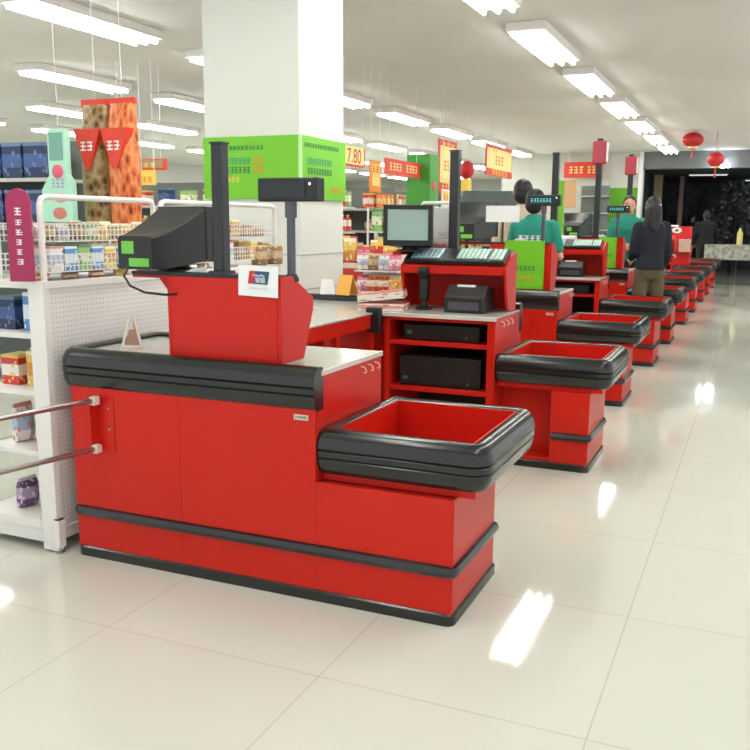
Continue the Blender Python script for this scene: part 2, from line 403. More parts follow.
# ------------------------------------------------------------------ CRT monitors
def monitor(name, label, loc, rz, w=.27, h=.25, d=.40, sticker=True, cable=False):
    # screen faces local +y, tapering back towards -y; origin at the foot
    r = thing(name, label, 'monitor', loc, rz, group='CRT monitors')
    zb = .035
    bez = MB(); y0, y1 = d / 2 - .055, d / 2
    bez.box(-w / 2, w / 2, y0, y1 - .012, zb, zb + h)
    fr = .028
    bez.box(-w / 2, -w / 2 + fr, y1 - .012, y1, zb, zb + h); bez.box(w / 2 - fr, w / 2, y1 - .012, y1, zb, zb + h)
    bez.box(-w / 2 + fr, w / 2 - fr, y1 - .012, y1, zb, zb + fr * 1.3); bez.box(-w / 2 + fr, w / 2 - fr, y1 - .012, y1, zb + h - fr, zb + h)
    part('bezel', bez, MONI, r, bevel=.003)
    part('screen', MB().box(-w / 2 + fr, w / 2 - fr, y1 - .0125, y1 - .006, zb + fr * 1.3, zb + h - fr), GLASS, r)
    # curved housing: top sags concavely from bezel to the small rear plate
    bm = MB(); n = 10; rw, rt, rb = .085, .150, .01; vs = []; yb = -d / 2
    for i in range(n + 1):
        t = i / n; y = y0 + (yb - y0) * t; e = t ** .8
        hw = (w / 2 - .004) + (rw - w / 2 + .004) * t ** 1.2
        zt = (zb + h - .004) + (rt + zb - .04 - (zb + h - .004)) * (1 - (1 - t) ** 1.35); z0 = zb + .004 + (rb - zb) * min(1, t * 1.3)
        c = .010
        vs += [(-hw, y, z0), (hw, y, z0), (hw, y, zt - c), (hw - c, y, zt), (-hw + c, y, zt), (-hw, y, zt - c)]
    fc = [(5, 4, 3, 2, 1, 0), tuple(range(n * 6, n * 6 + 6))]
    for i in range(n):
        for k in range(6): fc.append((i * 6 + k, i * 6 + (k + 1) % 6, i * 6 + 6 + (k + 1) % 6, i * 6 + 6 + k))
    bm._add(vs, fc)
    ho = part('housing', bm, MONI, r)
    if sticker:
        part('sticker', MB().box(-.065, -.005, yb - .002, yb, .075, .125), GREENS, ho, label='square green sticker on the back of the housing')
        part('sticker', MB().box(-.03, .07, yb - .002, yb, .025, .058), GREENS, ho, label='wide green sticker low on the back of the housing')
    part('foot', MB().lathe([(.09, 0), (.09, .006), (.05, .012), (.04, .04)], n=18, cy=.09), BLKM, r)
    if cable:
        part('cable', MB().tube([(-.03, -.19, .02), (-.03, -.215, -.01), (.0, -.215, -.05), (.06, -.20, -.075), (.12, -.15, -.085), (.14, -.07, -.086)], .005, 8), BLKM, r)
    return r
m1 = monitor('crt_monitor', 'black CRT monitor with green back stickers atop the nearest counter hood', (.372, .18, 1.2465), -.03, w=.255, h=.232, d=.36, cable=True)
part('paper_sheet', MB().prism([(.0, 0), (.11, 0), (.115, .05), (.105, .022), (.06, .018)], 'y', .0, .004), PAPER, m1, loc=(.115, -.02, 0))
m2 = monitor('crt_monitor', 'CRT monitor with pale grey screen facing the camera beside keyboard', (.535, 2.60, 1.273), PI + .22, w=.32, h=.26, d=.34)
m3 = monitor('crt_monitor', 'CRT monitor with green stickers behind the second counter keyboard', (.345, 4.50, 1.3065), .06, w=.38, h=.30, d=.46)
m4 = monitor('crt_monitor', 'CRT monitor rear beside small green display left of the facing cashier', (.45, 8.62, 1.298), 0, w=.36, h=.27)

# ------------------------------------------------------------------ lane poles
def lane_pole(label, loc, h, w=.075, lamp=False):
    r = thing('lane_pole', label, 'pole', loc, group='black lane poles on the counters')
    part('post', MB().box(-w / 2, w / 2, -w / 2, w / 2, .008, h), POLE, r, bevel=.004)
    part('base_flange', MB().box(-w / 2 - .008, w / 2 + .008, -.044, .044, 0, .01), POLE, r)
    if lamp:
        l = part('lamp_box', MB().box(-.085, .085, -.07, .07, h - .31, h - .03), LAMPP, r, bevel=.02)
        part('lamp_face', MB().box(.0852, .094, -.055, .055, h - .28, h - .05), LAMPW, l)
    else: part('cap', MB().box(-w / 2 - .003, w / 2 + .003, -w / 2 - .003, w / 2 + .003, h, h + .008), POLE, r)
    return r
lane_pole('square black pole rising from the nearest counter hood beside its monitor', (.692, .128, 1.248), .50, .05)
lane_pole('black pole behind the keyboard of the second counter', (.80, 2.695, 1.273), .64, .06)
lane_pole('black pole on the fourth counter, right behind the third counter\'s teal display', (.53, 6.965, 1.273), .95, .07)
lane_pole('black pole with red lamp box, left of the facing cashier', (.74, 8.506, 1.303), 1.21, .07, True)
lane_pole('black pole with rosy lamp box above the facing cashier', (.76, 11.24, 1.273), 1.25, .075, True)

# ------------------------------------------------------------------ customer displays
LEDT = mat('teal_led', (.02, .2, .2), .4, emit=(.15, .9, .85), es=.4)
def display(label, loc, rz, h, led=False, w=.28):
    r = thing('customer_display', label, 'display', loc, rz, group='customer price displays on posts')
    part('pole', MB().lathe([(.017, 0), (.017, h * .8), (.024, h * .8), (.024, h)], n=14), GREYM, r)
    part('collar', MB().lathe([(.03, 0), (.03, .012), (.02, .03)], n=14), BLKM, r)
    hd = part('display_head', MB().box(-w / 2, w / 2, -.03, .03, h, h + .09), BLKM, r, bevel=.006)
    part('window', MB().box(-w / 2 + .015, w / 2 - .05, -.033, -.03, h + .015, h + .075), mat('smoked_window', (.012, .018, .018), .12), hd)
    if led:
        g = MB(); glyphs(g, -w / 2 + .03, h + .03, w - .1, .03, 7, -.036, -.033, LEDT, 4); part('digits', g, None, hd)
    part('light', MB().lathe([(.005, 0), (.003, .003)], n=8), mat('small_led', (.7, .8, .9), .4, emit=(.7, .85, 1), es=2), hd, loc=(w / 2 - .03, -.03, h + .065), rot=(PI / 2, 0, 0))
    return r
def slope_z(y, y0, ztop, zlip): return ztop - .002 + (zlip - ztop + .002) * (y - y0 - .17) / .175
display('black customer display on post atop the nearest counter hood', (.965, .205, slope_z(.205, 0, 1.245, 1.15) - .004), -.12, .31)
display('black customer display with teal digits in front of the green shirt cashier', (.985, 4.475, slope_z(4.475, 4.27, 1.30, 1.2) - .004), -.05, .33, True)
display('small black display in front of the facing cashier\'s forehead', (.99, 8.60, slope_z(8.60, 8.38, 1.30, 1.2) - .004), .05, .34, True)

# payment logo card on the hood
p = thing('payment_sign', 'white card with red, navy and petrol payment logo on hood front', 'sign', (.89, .074, 1.167))
cd = part('card', MB().box(-.088, .088, -.002, .001, 0, .118), PAPER, p, rot=(.02, .03, 0))
lg = MB()
for i, (m_, a) in enumerate(((INKR, -.045), (INKB, -.018), (INKG, .009))):
    lg.prism([(a, .048), (a + .034, .048), (a + .042, .098), (a + .008, .098)], 'y', -.0035 - i * .0003, -.002, m_)
part('logo', lg, None, cd)
try:
    text_mesh('lettering', 'UnionPay', .014, PAPER, cd, (.004, -.0048, .082), (PI / 2, 0, 0)); text_mesh('lettering', '银联', .024, PAPER, cd, (.012, -.0048, .062), (PI / 2, 0, 0))
except Exception as e: print(e)
g = MB(); glyphs(g, -.04, .028, .09, .006, 12, -.003, -.002, mat('faint_ink', (.55, .62, .62), .6), 2); part('lettering', g, None, cd)

# chrome guard rails reaching from the counter towards the aisle
r = thing('guard_rail', 'double steel guard rail projecting from the nearest counter\'s left front', 'rail', (.158, -.034, 0))
d = Vector((-.20, -.98, 0)).normalized()
for z in (.712, .505):
    t = MB().tube([(0, 0, z), d * .45 + Vector((0, 0, z)), d * .85 + Vector((0, 0, z - .002))], .011, 12)
    rr = part('rail', t, CHROME, r)
    part('clamp', MB().box(-.014, .014, -.022, .012, z - .018, z + .018), mat('pale_clamp', (.70, .66, .55), .4), rr, bevel=.003)
part('end_post', MB().tube([d * .85 + Vector((0, 0, .0)), d * .85 + Vector((0, 0, .72))], .016, 12), CHROME, r)

# easel card holder on nearest worktop
p = thing('easel_card_holder', 'small pale A-frame card holder on nearest counter\'s worktop corner', 'card holder', (.175, .20, .898), .5)
for sx in (-1, 1):
    part('leg', MB().tube([(sx * .045, -.03, 0), (sx * .006, 0, .15)], .0055, 6), IVORY, p)
part('leg', MB().tube([(.012, .05, 0), (.004, .005, .15)], .005, 6), mat('amber_wood', (.60, .36, .10), .5), p)
part('ledge', MB().box(-.045, .045, -.034, -.022, .012, .022), IVORY, p)
part('card', MB().prism([(-.033, .022), (.033, .022), (.01, .09), (-.01, .09)], 'y', -.022, -.018), mat('brown_card', (.42, .24, .18), .6), p)

# ------------------------------------------------------------------ equipment at second counter
def keyboard(label, loc, tilt, w, d):
    r = thing('pos_keyboard', label, 'keyboard', loc, group='checkout keyboards'); r.rotation_euler = (tilt, 0, 0)
    part('base', MB().box(-w / 2, w / 2, -d / 2, d / 2, .001, .03), BLKM, r, bevel=.004)
    for a, n in ((-.43, 7), (.03, 7), (.36, 3)):
        k = MB()
        for i in range(n):
            for j in range(6): x = w * a + i * .029; y = -d / 2 + .02 + j * (d - .04) / 6; k.box(x, x + .023, y, y + .021, .03, .038)
        part('key_block', k, mat('pale_blue_keys', (.42, .58, .62), .5) if a < 0 else mat('pale_green_keys', (.40, .60, .50), .5), r)
    return r
tl = math.atan2(.083, .175)
keyboard('dark checkout keyboard with pale key blocks on second counter hood', (.87, 2.555, 1.232), tl, .67, .175)
pr = thing('receipt_printer', 'black receipt printer in second counter hood recess', 'printer', (.985, 2.50, .899))
part('body', MB().prism([(-.14, 0), (.10, 0), (.10, .15), (-.04, .17), (-.14, .10)], 'x', -.13, .13), BLKM, pr, bevel=.008)
part('paper_slot', MB().box(-.07, .05, -.06, -.045, .158, .172), PAPER, pr, label='white paper in the slot')
part('front_plate', MB().box(-.10, .10, -.146, -.139, .02, .07), GREYM, pr)
hs = thing('handheld_scanner', 'black upright handset scanner in second counter hood recess', 'scanner', (.68, 2.47, .899))
part('stand', MB().lathe([(.055, 0), (.055, .012), (.02, .025), (.016, .07)], n=16), BLKM, hs)
part('handset', MB().prism([(-.025, .06), (.03, .06), (.035, .20), (.02, .27), (-.05, .28), (-.055, .24), (-.015, .20)], 'x', -.03, .03), MONI, hs, bevel=.012)
for nm, lab, cat, x, z, w_, h_ in (('cash_drawer', 'black cash drawer box on second counter\'s upper operator shelf', 'cash drawer', .875, .728, .50, .10), ('computer_unit', 'black computer box on second counter\'s lower operator shelf', 'computer', .87, .436, .54, .19)):
    q = thing(nm, lab, cat, (x, 2.27, z))
    part('case', MB().box(-w_ / 2, w_ / 2, -.02, .26, .001, h_), BLKM, q, bevel=.006)
    part('front_face', MB().box(-w_ / 2 + .01, w_ / 2 - .01, -.026, -.02, .01, h_ - .01), MONI, q)
    part('button', MB().lathe([(.008, 0), (.006, .004)], n=10), CHROME, q, loc=(w_ / 2 - .08, -.026, .03), rot=(PI / 2, 0, 0))
    part('vent', MB().box(-w_ / 2 + .03, -w_ / 2 + .06, -.028, -.026, .04, .06), mat('teal_mark', (.05, .18, .14), .5), q)
q = thing('card_reader', 'black card reader hanging from the second counter\'s worktop edge', 'card reader', (.465, 2.165, .80))
part('body', MB().box(-.05, .05, -.035, .009, -.03, .13), BLKM, q, bevel=.008); part('knob', MB().ell((-.045, -.03, .01), (.028, .028, .028), 12), BLKM, q)
# leaflet boxes
for i, (x, y, z, rz, tx, lab) in enumerate(((.45, 2.35, .899, .2, 0, 'flat red and white carton at the bottom of the leaflet pile'), (.44, 2.35, .966, .26, .22, 'tilted white patterned carton topping the leaflet pile'))):
    q = tag(MB().box(-.15, .15, -.10, .10, 0, .05).build('flat_carton', pack('carton_print%d' % i, (.80, .78, .66), (.75, .30, .25) if i == 0 else (.82, .80, .68), (.55, .08, .06)), None, .003, (x, y, z), (tx * 0, -tx * .5, rz)), lab, 'carton', 'flat cartons on the second counter')
def tent(label, loc, rz, m, s=.14):
    t = tag(MB().hexa([(-s / 2, -.05, 0), (s / 2, -.05, 0), (s / 2, -.046, 0), (-s / 2, -.046, 0)], [(-s / 2 + .01, .0, s), (s / 2 - .01, 0, s), (s / 2 - .01, .004, s), (-s / 2 + .01, .004, s)])
            .hexa([(-s / 2, .05, 0), (s / 2, .05, 0), (s / 2, .054, 0), (-s / 2, .054, 0)], [(-s / 2 + .01, .0045, s), (s / 2 - .01, .0045, s), (s / 2 - .01, .008, s), (-s / 2 + .01, .008, s)]).build('tent_card', m, None, 0, loc, (0, 0, rz)), label, 'tent card')
    return t
tent('orange tent card on the black bumper behind the nearest counter hood', (-.045, 2.815, .943), -.3, mat('orange_card', (.85, .42, .05), .5), .14)
tent('white tent card beside the orange tent card', (-.20, 2.815, .943), .5, PAPER, .105)
# plastic bag rack behind the monitor
q = thing('bag_rack', 'white tube rack of clear plastic bags between monitor and pole', 'bag rack', (.575, 2.765, 1.30))
q.location = (.655, 2.785, .899)
part('frame', MB().tube([(-.13, 0, 0), (-.13, 0, .66), (-.11, 0, .69), (.11, 0, .69), (.13, 0, .66), (.13, 0, 0)], .011, 10), WHITE, q)
part('bag_bundle', MB().prism([(-.12, .46), (-.06, .44), (.10, .45), (.115, .66), (-.115, .67), (-.13, .55)], 'y', -.035, .02), CLEAR, q, bevel=.012)
part('bag_bundle', MB().prism([(-.11, .34), (.11, .34), (.10, .455), (-.09, .445)], 'y', -.03, .015), pack('bag_print', (.75, .75, .70), (.70, .25, .22), (.80, .78, .72)), q, bevel=.01)

# posters on hoods
def hood_poster(label, loc, w, h):
    r = thing('green_poster', label, 'poster', loc, group='lime green posters on checkout hoods')
    part('board', MB().box(-w / 2, w / 2, -.012, 0, 0, h), LIME, r)
    g = MB(); glyphs(g, -w * .42, h * .70, w * .2, h * .08, 2, -.014, -.012, DKG, 1); glyphs(g, -w * .42, h * .56, w * .2, h * .08, 2, -.014, -.012, DKG, 2)
    glyphs(g, -w * .42, h * .38, w * .72, h * .09, 7, -.014, -.012, DKG, 3); glyphs(g, -w * .2, h * .2, w * .5, h * .06, 5, -.014, -.012, ORG, 5)
    part('lettering', g, None, r)
    return r
hood_poster('lime green poster with dark lettering on the third counter hood', (.865, 4.348, .92), .335, .40)
hood_poster('narrow lime green poster on the fifth counter hood, below cashier\'s hands', (.90, 8.458, .92), .22, .38)
for x, y, w_, lab in ((.93, 4.44, .13, 'crumpled white papers on top of the third counter hood'), (.93, 8.56, .12, 'white papers on top of the fifth counter hood')):
    q = MB()
    for k in range(4): q.box(-w_ * .5 + .012 * k, w_ * .5 - .01 * k, -.03, .03, .001 + k * .008, .007 + k * .008)
    tag(q.build('paper_stack', PAPER, None, .002, (x - .12, 4.397 if y < 5 else 8.507, 1.303)), lab, 'papers')
q = thing('paper_notice', 'blank white paper notice on a short stand, left of the green shirt cashier', 'notice', (.655, 4.40, 1.304))
part('sheet', MB().box(-.145, .145, -.016, -.012, .165, .30), PAPER, q); part('stand', MB().tube([(0, 0, 0), (0, 0, .29)], .009, 8), POLE, q)

# fourth counter's equipment
for n, y in ((4, 6.47), (6, 10.75)):
    k = {4: 'fourth', 6: 'sixth'}[n]
    q = thing('receipt_printer', 'black receipt printer in the %s counter hood recess' % k, 'printer', (.80, y + .30, .899))
    for ch in kids(pr): copy_tree(ch, parent=q)
    q = thing('cash_drawer', 'black cash drawer on the %s counter\'s operator shelf' % k, 'cash drawer', (.78, y + .07, .728))
    part('case', MB().box(-.25, .25, -.02, .26, .001, .10), BLKM, q, bevel=.006); part('front_face', MB().box(-.24, .24, -.026, -.02, .01, .09), MONI, q)
keyboard('pale keyed checkout keyboard on the fourth counter hood', (.775, 6.825, 1.232), tl, .64, .175)
q = tag(MB().box(-.11, .11, -.02, .02, 0, .06).build('paper_roll_pack', PAPER, None, .01, (.68, 6.98, 1.273)), 'white paper pack on the fourth counter hood beside black pole', 'paper pack')

# ------------------------------------------------------------------ checkout impulse gondola at far left
pm = mat('perforated_white_panel', (.80, .78, .74), .45); b = pm.node_tree.nodes['Principled BSDF']
tc = nd(pm, 'ShaderNodeTexCoord'); sx = nd(pm, 'ShaderNodeSeparateXYZ'); lk(pm, tc.outputs['Object'], sx.inputs[0])
def cell(out):
    a = nd(pm, 'ShaderNodeMath', operation='MULTIPLY'); a.inputs[1].default_value = 1 / .021; lk(pm, out, a.inputs[0])
    fr = nd(pm, 'ShaderNodeMath', operation='FRACT'); lk(pm, a.outputs[0], fr.inputs[0])
    s_ = nd(pm, 'ShaderNodeMath', operation='SUBTRACT'); s_.inputs[1].default_value = .5; lk(pm, fr.outputs[0], s_.inputs[0])
    p_ = nd(pm, 'ShaderNodeMath', operation='POWER'); p_.inputs[1].default_value = 2; lk(pm, s_.outputs[0], p_.inputs[0]); return p_
a1, a2 = cell(sx.outputs['Y']), cell(sx.outputs['Z'])
ad = nd(pm, 'ShaderNodeMath', operation='ADD'); lk(pm, a1.outputs[0], ad.inputs[0]); lk(pm, a2.outputs[0], ad.inputs[1])
lt = nd(pm, 'ShaderNodeMath', operation='LESS_THAN'); lt.inputs[1].default_value = .03; lk(pm, ad.outputs[0], lt.inputs[0])
mx = nd(pm, 'ShaderNodeMix', data_type='RGBA'); mx.inputs[6].default_value = (.80, .78, .74, 1); mx.inputs[7].default_value = (.52, .50, .46, 1)
lk(pm, lt.outputs[0], mx.inputs[0]); lk(pm, mx.outputs[2], b.inputs['Base Color'])

g0 = thing('display_shelf', 'white perforated-back display shelf beside the nearest counter', 'shelf', (-.09, -.04, 0))
part('back_panel', MB().box(-.012, 0, .03, 1.95, .06, 1.165), pm, g0)
for yy in (0, .98, 1.95):
    part('upright', MB().box(-.075, .010, yy - .006, yy + .03, .012, 1.199), WHITE, g0, bevel=.002)
part('top_rail', MB().box(-.03, .008, 0, 1.98, 1.165, 1.195), WHITE, g0, bevel=.002)
part('bottom_rail', MB().box(-.03, .006, .03, 1.95, .055, .11), WHITE, g0, bevel=.002)
fb = part('base_shelf', MB().box(-.46, -.034, 0, 1.62, .10, .14), WHITE, g0, bevel=.002); part('plinth', MB().box(-.455, -.40, .01, 1.61, .0, .10), WHITE, g0)
part('plinth', MB().box(-.40, -.034, .005, .02, .04, .10), WHITE, g0)
for z in (.43, .70, .95):
    part('shelf', MB().box(-.40, -.034, .005, 1.6, z, z + .022), WHITE, g0, bevel=.002)
    part('price_rail', MB().box(-.412, -.4, .005, 1.6, z - .012, z + .03), IVORY, g0)
ft = part('foot', MB().box(-.006, .026, -.012, .028, .03, .155), WHITE, g0, bevel=.002)
part('cap', MB().box(-.004, .024, -.008, .024, .155, .16), BLKM, ft); part('leveller', MB().lathe([(.018, 0), (.018, .008), (.006, .012), (.006, .03)], n=12, cx=.01, cy=.008), CHROME, ft)

SN = [pack('pack_red', (.62, .05, .04), (.85, .80, .70), (.80, .55, .10)), pack('pack_blue', (.10, .30, .62), (.75, .85, .90), (.85, .85, .85)),
      pack('pack_yellow', (.80, .58, .12), (.75, .30, .06), (.90, .85, .6)), pack('pack_green', (.30, .52, .18), (.80, .82, .60), (.12, .30, .10)),
      pack('pack_white', (.80, .78, .74), (.40, .55, .70), (.70, .25, .25)), pack('pack_purple', (.16, .07, .18), (.45, .35, .50), (.70, .65, .70)),
      pack('pack_brown', (.30, .17, .09), (.55, .38, .22), (.65, .50, .25)), pack('pack_pink', (.70, .25, .32), (.85, .70, .70), (.62, .08, .15)),
      pack('pack_navy', (.02, .035, .09), (.05, .10, .28), (.12, .20, .35)), pack('pack_orange', (.78, .30, .06), (.85, .60, .25), (.60, .10, .03))]
CN = ['red', 'light blue', 'yellow', 'green', 'white', 'purple', 'brown', 'pink', 'navy', 'orange']
KIND = {}
def shape(kind):
    m = MB()
    if kind == 'box': m.box(-.5, .5, -.5, .5, 0, 1)
    elif kind == 'bottle': m.lathe([(.42, 0), (.5, .03), (.5, .62), (.40, .74), (.18, .84), (.18, .92), (.21, .93), (.21, 1), (0, 1)], n=12)
    elif kind == 'can': m.lathe([(.44, 0), (.5, .04), (.5, .95), (.44, 1), (0, 1)], n=14)
    elif kind == 'pouch':
        pts = [(0, .06), (.04, .34), (.3, .46), (.7, .40), (.95, .10), (1, .05)]
        a = [(-.5, -.06, 0), (.5, -.06, 0), (.5, .06, 0), (-.5, .06, 0)]; vs = []
        for z, t in pts: vs += [(-.47, -t * .4, z), (0, -t, z), (.47, -t * .4, z), (.47, t * .4, z), (0, t, z), (-.47, t * .4, z)]
        fc = [(5, 4, 3, 2, 1, 0), tuple(range(30, 36))]
        for i in range(5):
            for k in range(6): fc.append((i * 6 + k, i * 6 + (k + 1) % 6, i * 6 + 6 + (k + 1) % 6, i * 6 + 6 + k))
        m._add(vs, fc, None, True)
    return m
def product(kind, ci, loc, size, rz, where, name=None):
    nm = name or {'box': 'product_box', 'bottle': 'drink_bottle', 'can': 'food_can', 'pouch': 'snack_pouch'}[kind]
    key = (kind, ci, nm)
    if key not in KIND:
        o = shape(kind).build(nm, SN[ci], None, 0); KIND[key] = o; C.objects.unlink(o)
    o = KIND[key].copy(); C.objects.link(o); o.location = loc; o.scale = size; o.rotation_euler = (0, 0, rz)
    word = {'box': 'carton', 'bottle': 'bottle', 'can': 'can', 'pouch': 'pouch'}[kind]
    lab = 'small %s %s %s' % (CN[ci], word, where)
    return tag(o, lab, word, lab)

# goods on the white shelf (left side)
for z, cs, wh in ((.141, (5, 5, 5), 'on the bottom of the white display shelf'), (.453, (7, 4, 6, 7), 'on the second level of the white display shelf'), (.723, (2, 0, 4, 2), 'on the third level of the white display shelf'), (.973, (1, 8, 0, 1), 'on the upper level of the white display shelf')):
    y = .10
    i = 0
    while y < 1.4:
        for x in (-.24, -.39):
            product('pouch' if z < .7 else 'box', cs[i % len(cs)], (x, y, z), (.11, .10, random.uniform(.13, .18)), PI / 2, wh)
            i += 1
        y += .17
# hoop frames with wire baskets on top of the shelf
def wire_rack(label, y0, y1):
    r = thing('wire_rack', label, 'wire rack', (-.115, y0, 1.196), group='white wire racks above the display shelf')
    L = y1 - y0
    part('hoop', MB().tube([(0, 0, 0), (0, 0, .32), (0, .012, .345), (0, .04, .352), (0, L - .04, .352), (0, L - .012, .345), (0, L, .32), (0, L, 0)], .0135, 10), WHITE, r)
    for zb in (.035, .165):
        bk = MB()
        for fx in (0, -.26):
            n = int(L / .028)
            for i in range(n + 1): y = .02 + (L - .04) * i / n; bk.box(fx - .002, fx + .002, y - .0022, y + .0022, zb, zb + .075)
            for k in range(4): z = zb + .075 * k / 3; bk.box(fx - .002, fx + .003, .02, L - .02, z - .002, z + .002)
        for yy in (.02, L - .02):
            for k in range(4): z = zb + .075 * k / 3; bk.box(-.26, 0, yy - .002, yy + .002, z - .002, z + .002)
        for i in range(9): y = .02 + (L - .04) * i / 8; bk.box(-.26, 0, y - .002, y + .002, zb - .001, zb + .003)
        part('basket', bk, WHITE, r)
    part('rear_leg', MB().tube([(-.26, .02, -.0), (-.26, .02, .24)], .006, 8), WHITE, r); part('rear_leg', MB().tube([(-.26, L - .02, -.0), (-.26, L - .02, .24)], .006, 8), WHITE, r)
    return r
wire_rack('white wire basket rack with tube hoop at the left, above perforated panel', -.0, .745)
wire_rack('white wire basket rack behind the black monitor of nearest counter', .80, 1.93)
part('top_deck', MB().box(-.40, -.034, .005, 1.97, 1.165, 1.192), WHITE, g0)
for k, (ya, yb) in enumerate(((.04, .72), (.84, 1.88))):
    wh0 = 'in the lower basket of the %s wire rack' % ('left' if k == 0 else 'rear'); wh1 = wh0.replace('lower', 'upper')
    n = 8
    for i in range(n):
        y = ya + (yb - ya) * (i + .5) / n
        for x in (-.165, -.29):
            ci = ([4, 1, 3, 1, 2, 1, 1, 2] if k == 0 else [6, 4, 2, 6, 4, 6, 2, 6])[i]
            product('box', ci, (x, y, 1.235), (.10, .075, random.uniform(.095, .115)), 0, wh0)
            ci = ([6, 4, 6, 3, 2, 6, 2, 2] if k == 0 else [6, 6, 4, 6, 6, 2, 6, 6])[i]
            product('pouch', ci, (x, y, 1.366), (.08, .09, random.uniform(.055, .085) if k == 0 else random.uniform(.05, .11)), PI / 2, wh1)
for i in range(9):
    product('pouch', [0, 6, 0, 2, 6, 0, 2, 6, 0][i], (-.16, .03 + .17 * i, 1.193), (.09, .06, .036), PI / 2, 'lying along the top of the perforated panel')

for yy in (1.72, 1.90): product('pouch', 6, (-.10, yy, 1.196), (.10, .08, .12), .3, 'standing at the far end of the perforated panel')
# magenta sign on the corner
q = thing('corner_sign', 'tall magenta sign with rounded top and white marks at left edge', 'sign', (-.14, -.09, 0), .45)
prof = [(-.05, 1.20), (.05, 1.20), (.05, 1.53), (.035, 1.565), (0, 1.58), (-.035, 1.565), (-.05, 1.53)]
part('board', MB().prism(prof, 'y', -.008, .008), MAG, q, bevel=.002)
g = MB()
for i in range(6): glyphs(g, -.018, 1.47 - i * .04, .034, .022 if i else .03, 1, -.010, -.008, PAPER, i)
part('lettering', g, None, q)
part('clip', MB().box(-.015, .015, .008, .065, 1.20, 1.24), WHITE, q)

# big hanging snack bags
def voro(name, cs, sc, stretch):
    m = mat(name, cs[0], .4); b = m.node_tree.nodes['Principled BSDF']
    tc = nd(m, 'ShaderNodeTexCoord'); mp = nd(m, 'ShaderNodeMapping'); mp.inputs['Scale'].default_value = stretch; mp.inputs['Rotation'].default_value = (0, .5, 0)
    v = nd(m, 'ShaderNodeTexVoronoi'); v.inputs['Scale'].default_value = sc
    lk(m, tc.outputs['Object'], mp.inputs[0]); lk(m, mp.outputs[0], v.inputs['Vector'])
    r = nd(m, 'ShaderNodeValToRGB'); e = r.color_ramp.elements
    e[0].color = (*cs[0], 1); e[1].color = (*cs[2], 1); x = e.new(.45); x.color = (*cs[1], 1); e[0].position = .22; e[-1].position = .95
    s_ = nd(m, 'ShaderNodeSeparateColor'); lk(m, v.outputs['Color'], s_.inputs[0])
    a = nd(m, 'ShaderNodeMath', operation='MULTIPLY_ADD'); a.inputs[1].default_value = .5; lk(m, s_.outputs[0], a.inputs[0]); 
    sub = nd(m, 'ShaderNodeMath', operation='MULTIPLY'); sub.inputs[1].default_value = .8; lk(m, v.outputs['Distance'], sub.inputs[0]); lk(m, sub.outputs[0], a.inputs[2])
    lk(m, a.outputs[0], r.inputs['Fac']); lk(m, r.outputs['Color'], b.inputs['Base Color'])
    return m
def big_bag(name, label, x0, x1, y, m, top):
    r = thing(name, label, 'snack bag', ((x0 + x1) / 2, y, 0))
    w = x1 - x0; z0, z1 = 1.30, 2.10; n = 12; vs = []
    for i in range(n + 1):
        t = i / n; z = z0 + (z1 - z0) * t; th = .012 + .075 * math.sin(PI * t) ** .5 * .8
        for a in range(8):
            u = -.5 + a / 7; vs.append((u * w, -th * (1 - (2 * u) ** 4) - .006, z))
        for a in range(8):
            u = .5 - a / 7; vs.append((u * w, th * (1 - (2 * u) ** 4) + .006, z))
    fc = [tuple(range(16))[::-1], tuple(range(n * 16, n * 16 + 16))]
    for i in range(n):
        for k in range(16): fc.append((i * 16 + k, i * 16 + (k + 1) % 16, i * 16 + 16 + (k + 1) % 16, i * 16 + 16 + k))
    bm = MB(); bm._add(vs, fc, None, True); part('foil_bag', bm, m, r)
    if top:
        part('top_label', MB().hexa([(-w / 2, -.086, 1.96), (w / 2, -.086, 1.96), (.02, -.086, 1.74), (-.02, -.086, 1.74)], [(-w / 2, -.02, 1.96), (w / 2, -.02, 1.96), (.02, -.05, 1.74), (-.02, -.05, 1.74)]), SIGNR, r)
        g = MB(); glyphs(g, -.05, 1.84, .10, .05, 2, -.089, -.086, PAPER, 6); part('lettering', g, None, r)
        part('seal', MB().box(-w / 2, w / 2, -.012, .012, 2.09, 2.13), SIGNR, r)
    part('cord', MB().tube([(0, 0, 2.13), (0, 0, CEIL)], .002, 5), WHITE, r)
    return r
big_bag('giant_snack_bag', 'giant hanging snack bag printed with brown nuts and red top', -.975, -.79, 1.25, voro('nut_print', [(.03, .012, .01), (.22, .10, .02), (.40, .30, .14)], 30, (1, 1, .8)), True)
big_bag('giant_snack_bag', 'giant hanging snack bag printed with orange carrot-like snacks', -.785, -.60, 1.25, voro('orange_print', [(.20, .015, .005), (.60, .10, .01), (.80, .30, .10)], 26, (1.8, 1, .6)), True)
q = thing('mint_banner', 'mint green carton-shaped hanging banner with pink heart and product pictures', 'banner', (-.99, 1.05, 0))
MINT = mat('mint_print', (.45, .80, .60), .5)
part('board', MB().prism([(-.115, 1.44), (.105, 1.44), (.105, 1.66), (.075, 1.70), (.075, 1.95), (-.055, 1.95), (-.055, 1.70), (-.115, 1.62)], 'y', -.02, .02), MINT, q, bevel=.004)
part('blossom_print', MB().ell((.01, -.018, 1.72), (.045, .008, .04), 12), mat('rose_ink', (.80, .14, .22), .5), q)
g = MB(); glyphs(g, -.04, 1.63, .10, .05, 3, -.023, -.02, mat('lilac_ink', (.45, .40, .62), .5), 3); part('lettering', g, None, q)
part('fruit_picture', MB().ell((.02, -.018, 1.575), (.05, .006, .03), 12), mat('peach_ink', (.80, .40, .28), .5), q)
part('fruit_picture', MB().ell((.01, -.018, 1.49), (.055, .006, .035), 12), mat('crimson_ink', (.65, .20, .15), .5), q)
part('dark_panel', MB().box(-.04, .055, -.023, -.02, 1.78, 1.93), mat('green_grey_ink', (.20, .42, .34), .5), q)
